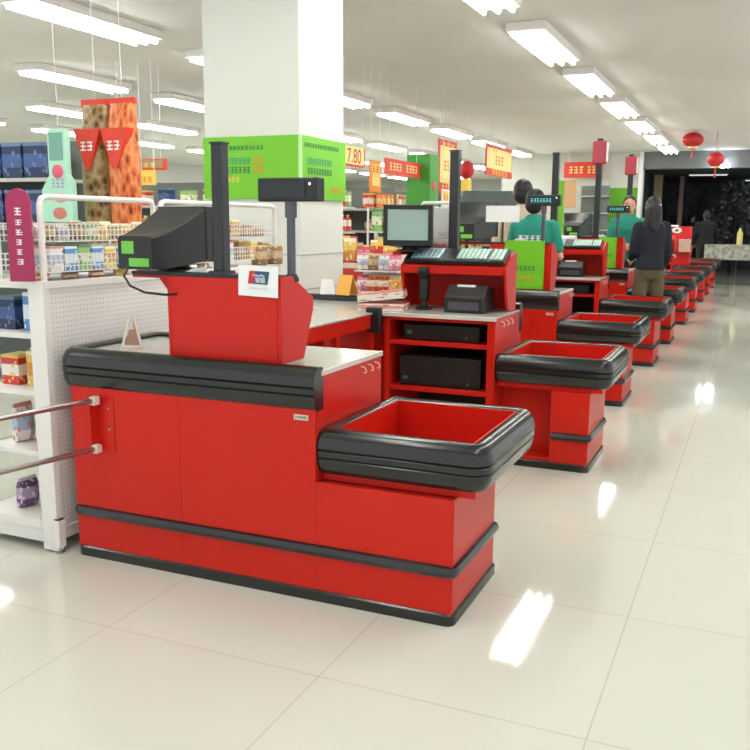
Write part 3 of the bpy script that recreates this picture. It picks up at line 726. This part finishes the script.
part('cord', MB().tube([(0.01, 0, 1.94), (.01, 0, CEIL)], .002, 5), WHITE, q)

# ------------------------------------------------------------------ store gondolas and goods
def gondola(label, x0, x1, y0, d=.9, h=1.95, hdr=None, zs=(.12, .42, .72, 1.02, 1.32, 1.62), end=True):
    r = thing('gondola_shelf', label, 'shelf unit', (x0, y0, 0), group='long store shelf units'); L = x1 - x0
    part('spine', MB().box(0, L, d / 2 - .02, d / 2 + .02, 0, h), SHELFM, r)
    part('plinth', MB().box(0, L, .02, d - .02, 0, .12), SHELFM, r)
    for z in zs:
        part('shelf', MB().box(0, L, 0, d, z, z + .03), SHELFB, r)
    if hdr: part('header', MB().box(0, L, .0, d, h, h + .12), hdr, r)
    return r
GX1 = -2.05
GY = [(6.35, 'nearest long shelf unit beyond the white column', None), (8.15, 'long shelf unit behind the red yellow-lettered banner', None), (10.0, 'long shelf unit left of the second counter\'s pole', None),
      (11.9, 'long shelf unit behind the pale notice', None), (14.0, 'farthest long shelf unit near the pale wall', None)]
SH = gondola(GY[0][1], -9.5, GX1, GY[0][0], hdr=None)
for y, lab, hd in GY[1:]:
    copy_tree(SH, (-9.5, y, 0), label=lab)
ORDN = ['nearest', 'second', 'third', 'fourth', 'farthest']
rnd = random.Random(3)
for gi, (y0, _, _) in enumerate(GY):
    # goods on the end faces (+x) and along the near side
    for zi, z in enumerate((1.05, 1.35, 1.65)):
        lev = ['lower', 'middle', 'top'][zi]
        n = 6
        for i in range(n):
            y = y0 + .09 + i * .145
            ci = rnd.choice([[3, 6, 2, 0], [9, 2, 6, 0], [3, 0, 7, 4], [6, 9, 2, 8], [6, 2, 8, 0]][gi])
            product(['box', 'bottle', 'can'][(gi + zi) % 3], ci, (GX1 - .07, y, z + .001), (.10, .11, .20), 0, 'at the %s end shelf of the %s long unit' % (lev, ORDN[gi]))
    if gi < 2:
        for zi, z in enumerate((1.35, 1.65)):
            x = GX1 - .25
            while x > -7.4:
                ci = rnd.choice([6, 3, 8, 2, 0, 4]) if gi == 0 else rnd.choice([0, 9, 6, 4])
                product('box' if zi else 'bottle', ci, (x, y0 + .12, z + .001), (.16, .14, rnd.uniform(.14, .22)), 0, 'along the %s long unit' % (['nearest', 'second'][gi]))
                x -= .34 if gi == 0 else .5
# dark shelf unit with navy packs at upper left
q = gondola('dark shelf unit stacked with navy packs at the upper left', -4.6, -2.95, 3.0, h=2.15, zs=(.12, .55, .95, 1.38, 1.78))
q['group'] = 'navy pack shelving'
for z in (1.411, 1.811):
    for i in range(6): product('box', 8, (-4.4 + i * .25, 3.17, z), (.22, .24, .30), 0, 'on the dark shelf unit at upper left')

def sign_board(label, x, y, z0, z1, w, base, blocks, txt=None, frame=None, rz=PI / 2):
    r = thing('hanging_sign', label, 'sign', (x, y, 0), rz)
    part('board', MB().box(-w / 2, w / 2, -.01, .01, z0, z1), base, r)
    if frame: part('panel', MB().box(-w / 2 + .05, w / 2 - .05, -.014, -.01, z0 + (z1 - z0) * .22, z1 - (z1 - z0) * .12), frame, r)
    if txt: text_mesh('lettering', txt[0], txt[1], txt[2], r, (0, -.016, (z0 + z1) / 2 + .0), (PI / 2, 0, 0))
    for (bx, bz, bw, bh, n, m_) in blocks: g = MB(); glyphs(g, bx, bz, bw, bh, n, -.017, -.012, m_, n); part('lettering', g, None, r)
    for sx_ in (-1, 1): part('cord', MB().tube([(sx_ * w * .4, 0, z1), (sx_ * w * .4, 0, CEIL)], .004, 5), WHITE, r)
    return r
sign_board('yellow hanging price sign reading 7.80', -2.0, 7.08, 2.13, 2.37, .66, SIGNR, [], ('7.80', .24, INKR), None)
o = [c for c in C.objects if c.name.startswith('hanging_sign')][-1]
part('yellow_panel', MB().box(-.33, .29, -.013, -.01, 2.16, 2.37), YELL, o)
sign_board('red hanging banner with two groups of yellow lettering', -2.0, 8.72, 2.10, 2.31, 1.30, SIGNR, [(-.52, 2.16, .45, .10, 4, YELL), (.08, 2.16, .45, .10, 4, YELL)])
sign_board('narrow orange and yellow hanging sign below the price sign', -2.0, 7.75, 1.85, 2.25, .34, ORG, [(-.12, 2.10, .22, .08, 2, SIGNR), (-.12, 1.93, .24, .10, 2, YELL)], None, YEL)
sign_board('red and yellow hanging sign left of the second counter\'s black pole', -2.0, 10.6, 1.9, 2.75, .85, SIGNR, [(-.3, 2.02, .6, .14, 4, YEL), (-.3, 2.6, .6, .10, 3, YEL), (-.22, 2.28, .45, .15, 3, ORG)], None, YELL)
sign_board('large red hanging sign with yellow panel above the beige-shirted man', -2.0, 13.6, 2.34, 2.90, 1.8, SIGNR, [(-.55, 2.36, 1.1, .09, 5, YEL), (-.35, 2.55, .6, .16, 3, ORG), (-.5, 2.77, .3, .08, 2, YEL)], None, YELL)
sign_board('small white and orange price card beside the second counter\'s pole', -1.9, 10.25, 1.72, 1.98, .34, PAPER, [(-.12, 1.82, .24, .08, 2, ORG)], None, YEL)
sign_board('yellow price card hanging before the far shelves at left', -4.45, 6.25, 1.90, 2.08, .24, YEL, [(-.08, 1.93, .16, .07, 2, ORG)], None, None, 0)
sign_board('red shelf banner with tan panel in the far left aisle', -4.6, 6.3, 2.08, 2.22, .8, SIGNR, [(-.35, 2.12, .6, .05, 6, YEL)], None, TANC, 0)
sign_board('red banner with yellow lettering by the green post', -1.9, 21.6, 2.72, 3.14, 1.05, SIGNR, [(-.4, 2.84, .42, .18, 3, YELL), (.1, 2.84, .36, .18, 3, YELL)], None, None, 0)
# green pillar
q = thing('green_pillar', 'green square pillar with small red emblem beyond the monitor', 'pillar', (-2.02, 9.55, 0))
part('shaft', MB().box(-.18, .18, -.18, .20, 0, 2.45), GPILL, q); part('emblem', MB().ell((.181, -.02, 2.0), (.008, .08, .07), 14), INKR, q)
# striped cap on the farther shelf: dark header board with notice
q = thing('header_board', 'dark grey header board on posts behind the white notice', 'board', (-.55, 6.9, 0))
q.location = (-.45, 7.85, 0); q.rotation_euler = (0, 0, .35)
part('board', MB().box(-.36, .36, -.03, .03, 1.60, 1.86), mat('slate_board', (.08, .10, .10), .5), q, bevel=.01)
for sx_ in (-.3, .3): part('post', MB().box(sx_ - .02, sx_ + .02, -.02, .02, 0, 1.60), POLE, q)
q = thing('red_lantern_balloon', 'small red balloon-like lantern right of the second counter\'s pole', 'lantern', (-2.0, 11.6, 0))
part('globe', MB().ell((0, 0, 2.35), (.13, .13, .15), 16), LANT, q); part('cord', MB().tube([(0, 0, 2.49), (0, 0, CEIL)], .004, 5), WHITE, q); part('tag', MB().box(-.06, .06, -.10, .10, 2.0, 2.2), YEL, q)

# red dump bin with snacks
q = thing('dump_bin', 'red promotional dump bin of snacks beyond the orange tent card', 'dump bin', (-.80, 5.0, 0))
rb = mat('bin_red', (.52, .035, .025), .4)
bm = MB(); bm.box(-.36, .36, -.36, .36, 0, .95); bm.box(-.36, .36, -.36, -.34, .95, 1.10); bm.box(-.36, .36, .34, .36, .95, 1.10); bm.box(-.36, -.34, -.34, .34, .95, 1.10); bm.box(.34, .36, -.34, .34, .95, 1.10)
part('bin', bm, rb, q)
part('picture_wrap', MB().box(-.345, .02, -.364, -.36, .55, 1.08), pack('bin_print', (.62, .05, .04), (.75, .40, .25), (.80, .70, .55)), q)
for i in range(5):
    for j in range(4): product('pouch', [0, 0, 7, 0, 2, 6][(i * 4 + j) % 6], (-1.08 + i * .14, 4.76 + j * .16, .951), (.135, .13, rnd.uniform(.24, .38)), rnd.uniform(-.12, .12), 'heaped in the red dump bin')
# wire stand with green cartons and bottles
q = thing('wire_stand', 'tall white wire stand of green cartons beside the pale monitor screen', 'wire stand', (-.98, 6.0, 0))
part('frame', MB().tube([(-.33, 0, 0), (-.33, 0, 1.62), (.33, 0, 1.62), (.33, 0, 0)], .014, 8), WHITE, q)
for z in (.9, 1.12, 1.36): part('tray', MB().box(-.33, .33, -.02, .28, z - .012, z), WHITE, q)
for i in range(4): product('box', 3, (-1.22 + i * .16, 6.12, 1.361), (.12, .18, .24), 0, 'on the tall white wire stand')
for i in range(5): product('bottle', [3, 1, 5, 7, 5][i], (-1.22 + i * .12, 6.12, 1.121), (.10, .10, .22), 0, 'on the tall white wire stand')
for i in range(4): product('pouch', [0, 7, 0, 7][i], (-1.24 + i * .14, 6.12, .901), (.14, .14, .2), 0, 'on the tall white wire stand')
# pink packs heaped on top of a stand
q = thing('promo_table', 'small stand of pink and white packs above the pale monitor', 'stand', (-1.35, 7.25, 0))
part('top', MB().box(-.35, .35, -.3, .3, 1.38, 1.42), WHITE, q)
for a in (-.3, .3):
    for bb in (-.25, .25): part('leg', MB().box(a - .02, a + .02, bb - .02, bb + .02, 0, 1.38), WHITE, q)
for i in range(5): product('pouch', [7, 4, 7, 0, 4][i], (-1.62 + i * .135, 7.08, 1.421), (.13, .2, rnd.uniform(.18, .27)), rnd.uniform(-.1, .1), 'on the small stand above the monitor')
# candy rack beyond the wing of the second counter
q = thing('candy_rack', 'small candy rack beyond the left end of the second counter', 'rack', (.0, 3.25, 0))
part('back', MB().box(-.16, .20, .10, .12, 0, 1.22), WHITE, q)
for z in (.75, .94, 1.1): part('shelf', MB().box(-.16, .20, -.06, .10, z - .012, z), WHITE, q)
for j, z in enumerate((.941, 1.101)):
    for i in range(4): product('pouch', [[7, 0, 0, 2], [4, 6, 4, 7]][j][i], (-.11 + i * .086, 3.26, z), (.10, .12, .12), 0, 'on the small candy rack behind second counter')

# ------------------------------------------------------------------ people
def cap(mb, a, b_, ra, rb, n=12):
    a, b_ = Vector(a), Vector(b_); d = (b_ - a); L = d.length; d.normalize()
    up = Vector((0, 0, 1)) if abs(d.z) < .9 else Vector((1, 0, 0)); u = d.cross(up).normalized(); v = d.cross(u)
    vs = []; rings = []
    for k in range(5): t = PI / 2 * (1 - k / 4); rings.append((-ra * math.sin(t), ra * math.cos(t)))
    for k in range(5): t = PI / 2 * k / 4; rings.append((L + rb * math.sin(t), rb * math.cos(t)))
    for h, r in rings: vs += [a + d * h + (u * math.cos(2 * PI * i / n) + v * math.sin(2 * PI * i / n)) * max(r, .0008) for i in range(n)]
    fc = [tuple(range(n))[::-1], tuple(range(9 * n, 10 * n))]
    for i in range(9):
        for k in range(n): fc.append((i * n + k, i * n + (k + 1) % n, (i + 1) * n + (k + 1) % n, (i + 1) * n + k))
    mb._add(vs, fc, None, True)
def loft(mb, rings, k, w=1, g=0, n=24):
    vs = []
    for z, hw, hd, yc in rings:
        for i in range(n):
            a = 2 * PI * i / n; c_, s_ = math.cos(a), math.sin(a)
            vs.append((((hw * w + g) * math.copysign(abs(c_) ** .8, c_)) * k, (yc + (hd + g) * math.copysign(abs(s_) ** .8, s_)) * k, z * k))
    m_ = len(rings); fc = [tuple(range(n))[::-1], tuple(range((m_ - 1) * n, m_ * n))]
    for i in range(m_ - 1):
        for q in range(n): fc.append((i * n + q, i * n + (q + 1) % n, (i + 1) * n + (q + 1) % n, (i + 1) * n + q))
    mb._add(vs, fc, None, True)
TORSO = [(.80, .135, .095, .01), (.90, .165, .112, .01), (.98, .155, .105, .005), (1.08, .138, .098, 0), (1.20, .148, .104, 0), (1.30, .165, .106, .004), (1.38, .155, .09, .01), (1.425, .115, .07, .012), (1.46, .062, .055, .012)]
def remesh(mb, vox, sm=4):
    bmesh.ops.recalc_face_normals(mb.bm, faces=mb.bm.faces)
    me = bpy.data.meshes.new('tmp'); mb.bm.to_mesh(me); mb.bm.free()
    o = bpy.data.objects.new('tmp', me); C.objects.link(o)
    r = o.modifiers.new('r', 'REMESH'); r.mode = 'VOXEL'; r.voxel_size = vox; r.use_smooth_shade = True
    s = o.modifiers.new('s', 'SMOOTH'); s.iterations = sm; s.factor = .5
    out = bpy.data.meshes.new_from_object(o.evaluated_get(bpy.context.evaluated_depsgraph_get()))
    bpy.data.objects.remove(o); return out
def mesh_part(name, me, m, parent):
    me.name = name; me.materials.clear(); me.materials.append(m)
    o = bpy.data.objects.new(name, me); C.objects.link(o); o.parent = parent; return o
def person(label, loc, rz, H, top, legs, hair='short', elbows=None, hands=None, sleeve='short', build=1.0, face=True, skirt=False, turn=0):
    r = thing('person', label, 'person', loc, rz); k = H / 1.70; w = build
    P = lambda x, y, z: (x * k, y * k, z * k)
    E_ = elbows or [(-.27, .02, 1.12), (.27, .02, 1.12)]; Hd = hands or [(-.28, -.06, .87), (.28, -.06, .87)]
    S = [(-.165 * w, .01, 1.375), (.165 * w, .01, 1.375)]
    b = MB()
    hc = (0, -.012, 1.585)
    b.ell(P(0, -.005, 1.60), (.076 * k, .092 * k, .10 * k), 18); b.ell(P(0, -.03, 1.545), (.058 * k, .066 * k, .072 * k), 16)
    cap(b, P(0, -.095, 1.585), P(0, -.108, 1.565), .010 * k, .014 * k); cap(b, P(-.028, -.085, 1.528), P(.028, -.085, 1.528), .009 * k, .009 * k)
    for s in (-1, 1): cap(b, P(s * .077, .005, 1.565), P(s * .079, .008, 1.60), .011 * k, .015 * k); cap(b, P(s * .015, -.088, 1.615), P(s * .045, -.078, 1.617), .008 * k, .008 * k)
    cap(b, P(0, .012, 1.40), P(0, -.005, 1.53), .052 * k, .048 * k)
    loft(b, TORSO, k, w)
    for i, s in enumerate((-1, 1)):
        cap(b, P(*S[i]), P(*E_[i]), .048 * k, .038 * k); cap(b, P(*E_[i]), P(*Hd[i]), .038 * k, .025 * k)
        h = Vector(P(*Hd[i])); d = (h - Vector(P(*E_[i]))).normalized(); side = d.cross(Vector((s, 0, 0.3))).normalized()
        cap(b, h, h + d * .07 * k, .026 * k, .036 * k)
        for q_ in range(4):
            o0 = h + d * .075 * k + side * (q_ - 1.5) * .019 * k; l = (.060, .068, .064, .05)[q_] * k
            cap(b, o0, o0 + d * l * .55, .0085 * k, .008 * k, 8); cap(b, o0 + d * l * .55, o0 + d * l + Vector((-s * .018 * k, 0, 0)), .008 * k, .007 * k, 8)
        o0 = h + d * .02 * k - side * .025 * k; cap(b, o0, o0 + d * .045 * k - side * .028 * k, .011 * k, .009 * k, 8)
        cap(b, P(s * .085 * w, 0, .90), P(s * .095, -.01, .50), .085 * k, .055 * k); cap(b, P(s * .095, -.01, .50), P(s * .10, .02, .09), .055 * k, .036 * k)
        cap(b, P(s * .10, .02, .06), P(s * .115, -.13, .035), .038 * k, .03 * k)
    me = remesh(b, .0085, 3)
    # eyes, brows and lips belong to the same body mesh
    bm = bmesh.new(); bm.from_mesh(me)
    ex = MB()
    for s in (-1, 1):
        ex.ell(P(s * .030, -.083, 1.597), (.014 * k, .010 * k, .008 * k), 10, EYEW); ex.ell(P(s * .030, -.090, 1.597), (.0065 * k, .005 * k, .0065 * k), 8, HAIR)
        ex.ell(P(s * .032, -.089, 1.619), (.020 * k, .005 * k, .004 * k), 8, HAIR)
    ex.ell(P(0, -.094, 1.527), (.023 * k, .008 * k, .008 * k), 10, LIPM)
    tm = bpy.data.meshes.new('t'); ex.bm.to_mesh(tm); ex.bm.free()
    for p_ in tm.polygons: p_.material_index += 1
    bm.from_mesh(tm); bm.to_mesh(me); bm.free(); bpy.data.meshes.remove(tm)
    me.materials.clear()
    for m_ in [SKIN] + ex.mats: me.materials.append(m_)
    me.name = 'body'; bo = bpy.data.objects.new('body', me); C.objects.link(bo); bo.parent = r
    # hair
    h = MB(); h.ell(P(0, .012, 1.618), (.088 * k, .096 * k, .098 * k), 18)
    h.ell(P(0, .045, 1.57), (.082 * k, .062 * k, .085 * k), 16)
    if hair == 'long': cap(h, P(0, .06, 1.57), P(0, .075, 1.36), .085 * k, .07 * k); cap(h, P(-.05, .03, 1.56), P(-.065, .05, 1.40), .045 * k, .035 * k); cap(h, P(.05, .03, 1.56), P(.065, .05, 1.40), .045 * k, .035 * k)
    if hair == 'bun': h.ell(P(0, .12, 1.60), (.045 * k, .045 * k, .045 * k), 12)
    bmesh.ops.delete(h.bm, geom=[v for v in h.bm.verts if v.co.y < -.042 * k and v.co.z < 1.638 * k], context='VERTS')
    bmesh.ops.holes_fill(h.bm, edges=[e for e in h.bm.edges if e.is_boundary], sides=200)
    mesh_part('hair', remesh(h, .009, 3), HAIR, r)
    # top
    t = MB()
    loft(t, [r_ for r_ in TORSO if .85 < r_[0] < 1.45] + [(1.452, .070, .056, .012), (1.482, .048, .046, .008)], k, w, .017)
    for i in range(2):
        a = Vector(P(*S[i])); e = Vector(P(*E_[i])); hh = Vector(P(*Hd[i]))
        if sleeve == 'short': cap(t, a, a + (e - a) * .72, .066 * k, .060 * k)
        else: cap(t, a, e, .068 * k, .056 * k); cap(t, e, e + (hh - e) * .9, .056 * k, .042 * k)
    mesh_part('jacket' if sleeve == 'long' else 'shirt', remesh(t, .011, 5), top, r)
    l = MB(); loft(l, [r_ for r_ in TORSO if r_[0] < 1.0], k, w, .011)
    for s in (-1, 1): cap(l, P(s * .088 * w, 0, .88), P(s * .097, -.01, .50), .098 * k, .075 * k); cap(l, P(s * .097, -.01, .50), P(s * .10, .02, .10), .075 * k, .062 * k)
    mesh_part('trousers', remesh(l, .012, 4), legs, r)
    for s in (-1, 1):
        sh = MB(); cap(sh, P(s * .10, .03, .045), P(s * .117, -.135, .038), .046 * k, .038 * k)
        bmesh.ops.bisect_plane(sh.bm, geom=sh.bm.verts[:] + sh.bm.edges[:] + sh.bm.faces[:], plane_co=(0, 0, .001), plane_no=(0, 0, -1), clear_outer=True)
        bmesh.ops.holes_fill(sh.bm, edges=[e for e in sh.bm.edges if e.is_boundary], sides=60)
        part('shoe', sh, SHOE, r)
    return r
fwd_hands = [(-.12, -.31, 1.08), (.12, -.31, 1.08)]; fwd_elb = [(-.235, -.03, 1.11), (.235, -.03, 1.11)]
p1 = person('person in pale beige shirt seen from behind, beside the third counter', (.42, 5.98, 0), PI + .15, 1.89, BEIGE, DTROU, 'short', fwd_elb, fwd_hands, 'long', 1.0)
p2 = person('person in green shirt with white back lettering, behind the teal lit display', (.69, 5.40, 0), PI - .1, 1.77, TEAL, DTROU, 'short', fwd_elb, [(-.08, -.22, 1.08), (.08, -.22, 1.08)], 'short', 1.0)
g = MB(); glyphs(g, -.12, 1.30, .24, .05, 4, .118, .142, PAPER, 5)
part('back_lettering', g, None, p2)
p3 = person('person in green collared shirt facing the camera with hands together', (.99, 9.6, 0), .12, 1.84, TEAL, DTROU, 'short', [(-.225, -.04, 1.11), (.225, -.04, 1.11)], [(-.06, -.25, 1.08), (.07, -.26, 1.09)])
col = MB()
for s_ in (-1, 1): col.hexa([(s_ * .075, -.075, 1.50), (s_ * .005, -.138, 1.37), (s_ * .03, -.145, 1.345), (s_ * .11, -.095, 1.46)], [(s_ * .075, -.065, 1.50), (s_ * .005, -.118, 1.37), (s_ * .03, -.125, 1.345), (s_ * .11, -.08, 1.46)])
part('collar', col, mat('dark_green_collar', (.008, .16, .12), .8), p3)
p4 = person('person in navy jacket and khaki trousers with long dark hair, seen from behind', (1.50, 7.78, 0), PI + .35, 1.77, NAVY, KHAKI, 'long', [(-.19, .01, 1.10), (.19, -.0, 1.10)], [(-.19, -.14, .93), (.16, -.22, 1.02)], 'long', .88)
p5 = person('person in bulky black coat standing beyond the farthest counters', (1.34, 21.72, 0), PI + .4, 1.85, BLKC, DTROU, 'short', None, None, 'long', 1.3)
p6 = person('distant person in dark clothes inside the mall', (.60, 27.0, 0), PI * .6, 1.8, NAVY, DTROU, 'short', None, None, 'long', 1)

# ------------------------------------------------------------------ far right: mall opening
def lantern(label, loc, rr_, hz):
    q = thing('red_lantern', label, 'lantern', (loc[0], loc[1], 0), group='red lanterns'); z = loc[2]
    part('globe', MB().lathe([(rr_ * .4, -hz), (rr_ * .75, -hz * .75), (rr_, -hz * .25), (rr_, hz * .25), (rr_ * .75, hz * .75), (rr_ * .4, hz)], n=20, z0=z), LANT, q)
    part('cap', MB().lathe([(rr_ * .42, -.03), (rr_ * .42, .0)], n=16, z0=z - hz), GOLD, q); part('tassel', MB().lathe([(.012, 0), (.02, -.2)], n=8, z0=z - hz - .03), LANT, q)
    part('cord', MB().tube([(0, 0, z + hz), (0, 0, CEIL)], .006, 6), LANT, q)
lantern('red paper lantern hanging highest, touching the ceiling before the mall', (1.21, 17.0, 3.23), .22, .14)
lantern('red paper lantern hanging lower, nearest the right edge', (1.69, 17.0, 2.82), .17, .14)
struct(B(-.33, -.10, 24.4, 24.6, 0, 2.93).build('trim_5', TANC)); struct(B(.30, .42, 25.5, 25.62, 0, 2.93).build('trim_6', ROSEC))
q = thing('market_stall', 'mall stall table with pale patterned cloth beyond the counters', 'table', (2.15, 21.0, 0))
part('cloth', MB().box(-.75, .6, -.35, .35, .62, .99), varied('stall_cloth', (.50, .50, .45), (.22, .25, .20), 9, .8), q); 
for a in (-.7, .55): part('leg', MB().box(a - .03, a + .03, -.3, .3, 0, .62), POLE, q)
tag(MB().lathe([(.07, 0), (.07, .30), (.03, .36), (.03, .42)], n=14).build('yellow_bottle', mat('pale_yellow_plastic', (.60, .58, .18), .5), None, 0, (2.2, 20.85, .991)), 'pale yellow bottle standing on the patterned stall cloth', 'bottle')
# dark tree-like decoration
q = thing('dark_tree', 'dark decorated artificial tree in the mall beyond the aisle', 'tree', (1.9, 26.5, 0))
part('trunk', MB().lathe([(.08, 0), (.05, 2.4)], n=10), DARKW, q)
bm = MB(); rr = random.Random(5)
for i in range(420):
    t = rr.random(); z = .7 + 2.1 * t; rad = (1.15 - .75 * t) * rr.random() ** .5; a = rr.random() * 2 * PI
    cx_, cy2 = rad * math.cos(a), rad * math.sin(a); s = rr.uniform(.05, .13); u = Vector((rr.uniform(-1, 1), rr.uniform(-1, 1), rr.uniform(-1, 1))).normalized() * s; v = u.cross(Vector((rr.uniform(-1, 1), rr.uniform(-1, 1), rr.uniform(-1, 1)))).normalized() * s * .5
    c_ = Vector((cx_, cy2, z)); n_ = u.cross(v).normalized() * .006
    bm.hexa([c_ - u - v, c_ + u - v, c_ + u + v, c_ - u + v], [c_ - u - v + n_, c_ + u - v + n_, c_ + u + v + n_, c_ - u + v + n_])
part('foliage', bm, mat('dark_foliage', (.07, .08, .08), .6), q)
bl = mat('grey_pink_blossom', (.30, .24, .26), .6)
for i in range(26):
    t = rr.random(); z = .8 + 1.9 * t; a = -PI / 2 + rr.uniform(-1.2, 1.2); rad = 1.15 - .7 * t
    part('blossom', MB().ell((0, 0, 0), (.045, .045, .04), 8), bl, q, loc=(rad * math.cos(a), rad * math.sin(a), z))
for x, z in ((1.46, 3.06), (1.64, 2.98), (1.76, 3.0)):
    q = thing('spot_lamp', 'small bright white spot lamp on the bulkhead above the mall opening', 'lamp', (x, 21.86, z), group='bulkhead spot lamps'); part('bulb', MB().ell((0, 0, 0), (.055, .055, .055), 10), SPOTE, q); part('stem', MB().tube([(0, .04, 0), (0, .14, 0)], .012, 6), POLE, q)
DIM = mat('dim_tube', (.6, .6, .6), .5, emit=(.9, 1, .95), es=.4)
for x, y in ((1.2, 23.6), (2.6, 27.0)):  # faint mall strip plus an added one, both to lighten the dark mall
    q = thing('dim_mall_light', 'dim strip light under the dark mall ceiling', 'ceiling light', (x, y, 2.84), group='dim mall strip lights')
    part('tube', MB().box(-.5, .5, -.06, .06, 0, .03), DIM, q); part('housing', MB().box(-.52, .52, -.08, .08, .031, .088), POLE, q)
q = thing('mall_sign', 'small glowing white sign in the dark mall beside the customer', 'sign', (.22, 24.8, 0)); part('face', MB().box(-.18, .18, -.03, .03, 1.38, 1.47), mat('lit_sign', (.8, .8, .8), .5, emit=(1, 1, 1), es=.9), q); part('stand', MB().box(-.03, .03, .0, .03, 0, 1.38), POLE, q)
for x, y in ((.15, 28.2), (.95, 28.6), (2.4, 28.4)):
    q = thing('garment_rack', 'dark garments hanging on a rack deep in the mall', 'garment rack', (x, y, 0), group='mall garment racks')
    part('frame', MB().tube([(-.4, 0, 0), (-.4, 0, 1.7), (.4, 0, 1.7), (.4, 0, 0)], .02, 8), ROSEC, q)
    for k in range(6): part('garment', MB().prism([(-.2, .7), (.2, .7), (.17, 1.55), (.03, 1.64), (-.03, 1.64), (-.17, 1.55)], 'x', -.03, .03), mat('garment', [(.03, .03, .04), (.05, .02, .03), (.02, .04, .05)][k % 3], .9), q, loc=(-.3 + k * .12, 0, .03))
# red box with white emblem on a far counter
q = thing('red_stand', 'bright red display stand with white emblem between the farther counters', 'display stand', (1.10, 16.35, 0))
part('box', MB().box(-.26, .26, -.15, .15, 0, 1.44), mat('stand_red', (.66, .018, .02), .4), q); part('emblem', MB().ell((-.02, -.15, 1.36), (.10, .006, .06), 12), PAPER, q); part('emblem_dot', MB().ell((-.02, -.156, 1.36), (.035, .004, .03), 10), DARKM, q)
part('beige_leaflet_tray', MB().box(.04, .27, -.25, -.151, .92, 1.18), mat('beige_paper', (.62, .50, .38), .7), q, bevel=.01)
# pale shelf and green post by the back wall
q = thing('green_post', 'bright green post with orange print before the back wall', 'post', (-2.3, 20.6, 0)); part('board', MB().box(-.17, .12, -.03, .03, 0, 2.6), LIMED, q); part('orange_print', MB().box(.12, .42, -.03, .03, 1.9, 2.6), mat('tan_orange_print', (.62, .36, .18), .6), q)
q = gondola('pale wall shelf under the red banner near the back wall', -1.9, -1.15, 21.2, d=.6, h=2.5, zs=(.3, .8, 1.3, 1.75, 2.2)); q['group'] = 'back wall shelf'

# ------------------------------------------------------------------ ceiling lights
r0 = thing('ceiling_light', 'white three-tube fluorescent fitting under the ceiling', 'ceiling light', (0, 0, 3.25), group='fluorescent ceiling fittings')
part('housing', MB().box(-.2, .2, -.9, .9, .06, .15), WHITE, r0, bevel=.01)
for x in (-.13, .0, .13): part('tube', MB().tube([(x, -.86, .035), (x, .86, .035)], .02, 10), TUBEE, r0)
first = True
for x in (-11.2, -8.6, -6.0, -3.4, .40, 3.2):
    for y in (([-1.3] if x > -4 else []) + [1.4, 4.1, 6.8, 9.5, 12.2, 14.9, 17.6, 20.3] + ([23, 25.7, 28.4, 31.1] if x < -4 else [])):  # frontmost fittings added out of view, for bumper highlights and a brighter near floor
        if x == -8.6 and y < 4: continue
        if first: r0.location = (x, y, 3.25); first = False
        else: copy_tree(r0, (x, y, 3.25))
wd = bpy.data.worlds.new('world'); bpy.context.scene.world = wd; wd.use_nodes = True
wd.node_tree.nodes['Background'].inputs[0].default_value = (.95, .97, 1, 1); wd.node_tree.nodes['Background'].inputs[1].default_value = .7

vs = bpy.context.scene.view_settings
vs.view_transform = 'Standard'; vs.look = 'None'; vs.gamma = 1; vs.use_curve_mapping = False; vs.exposure = 0.68
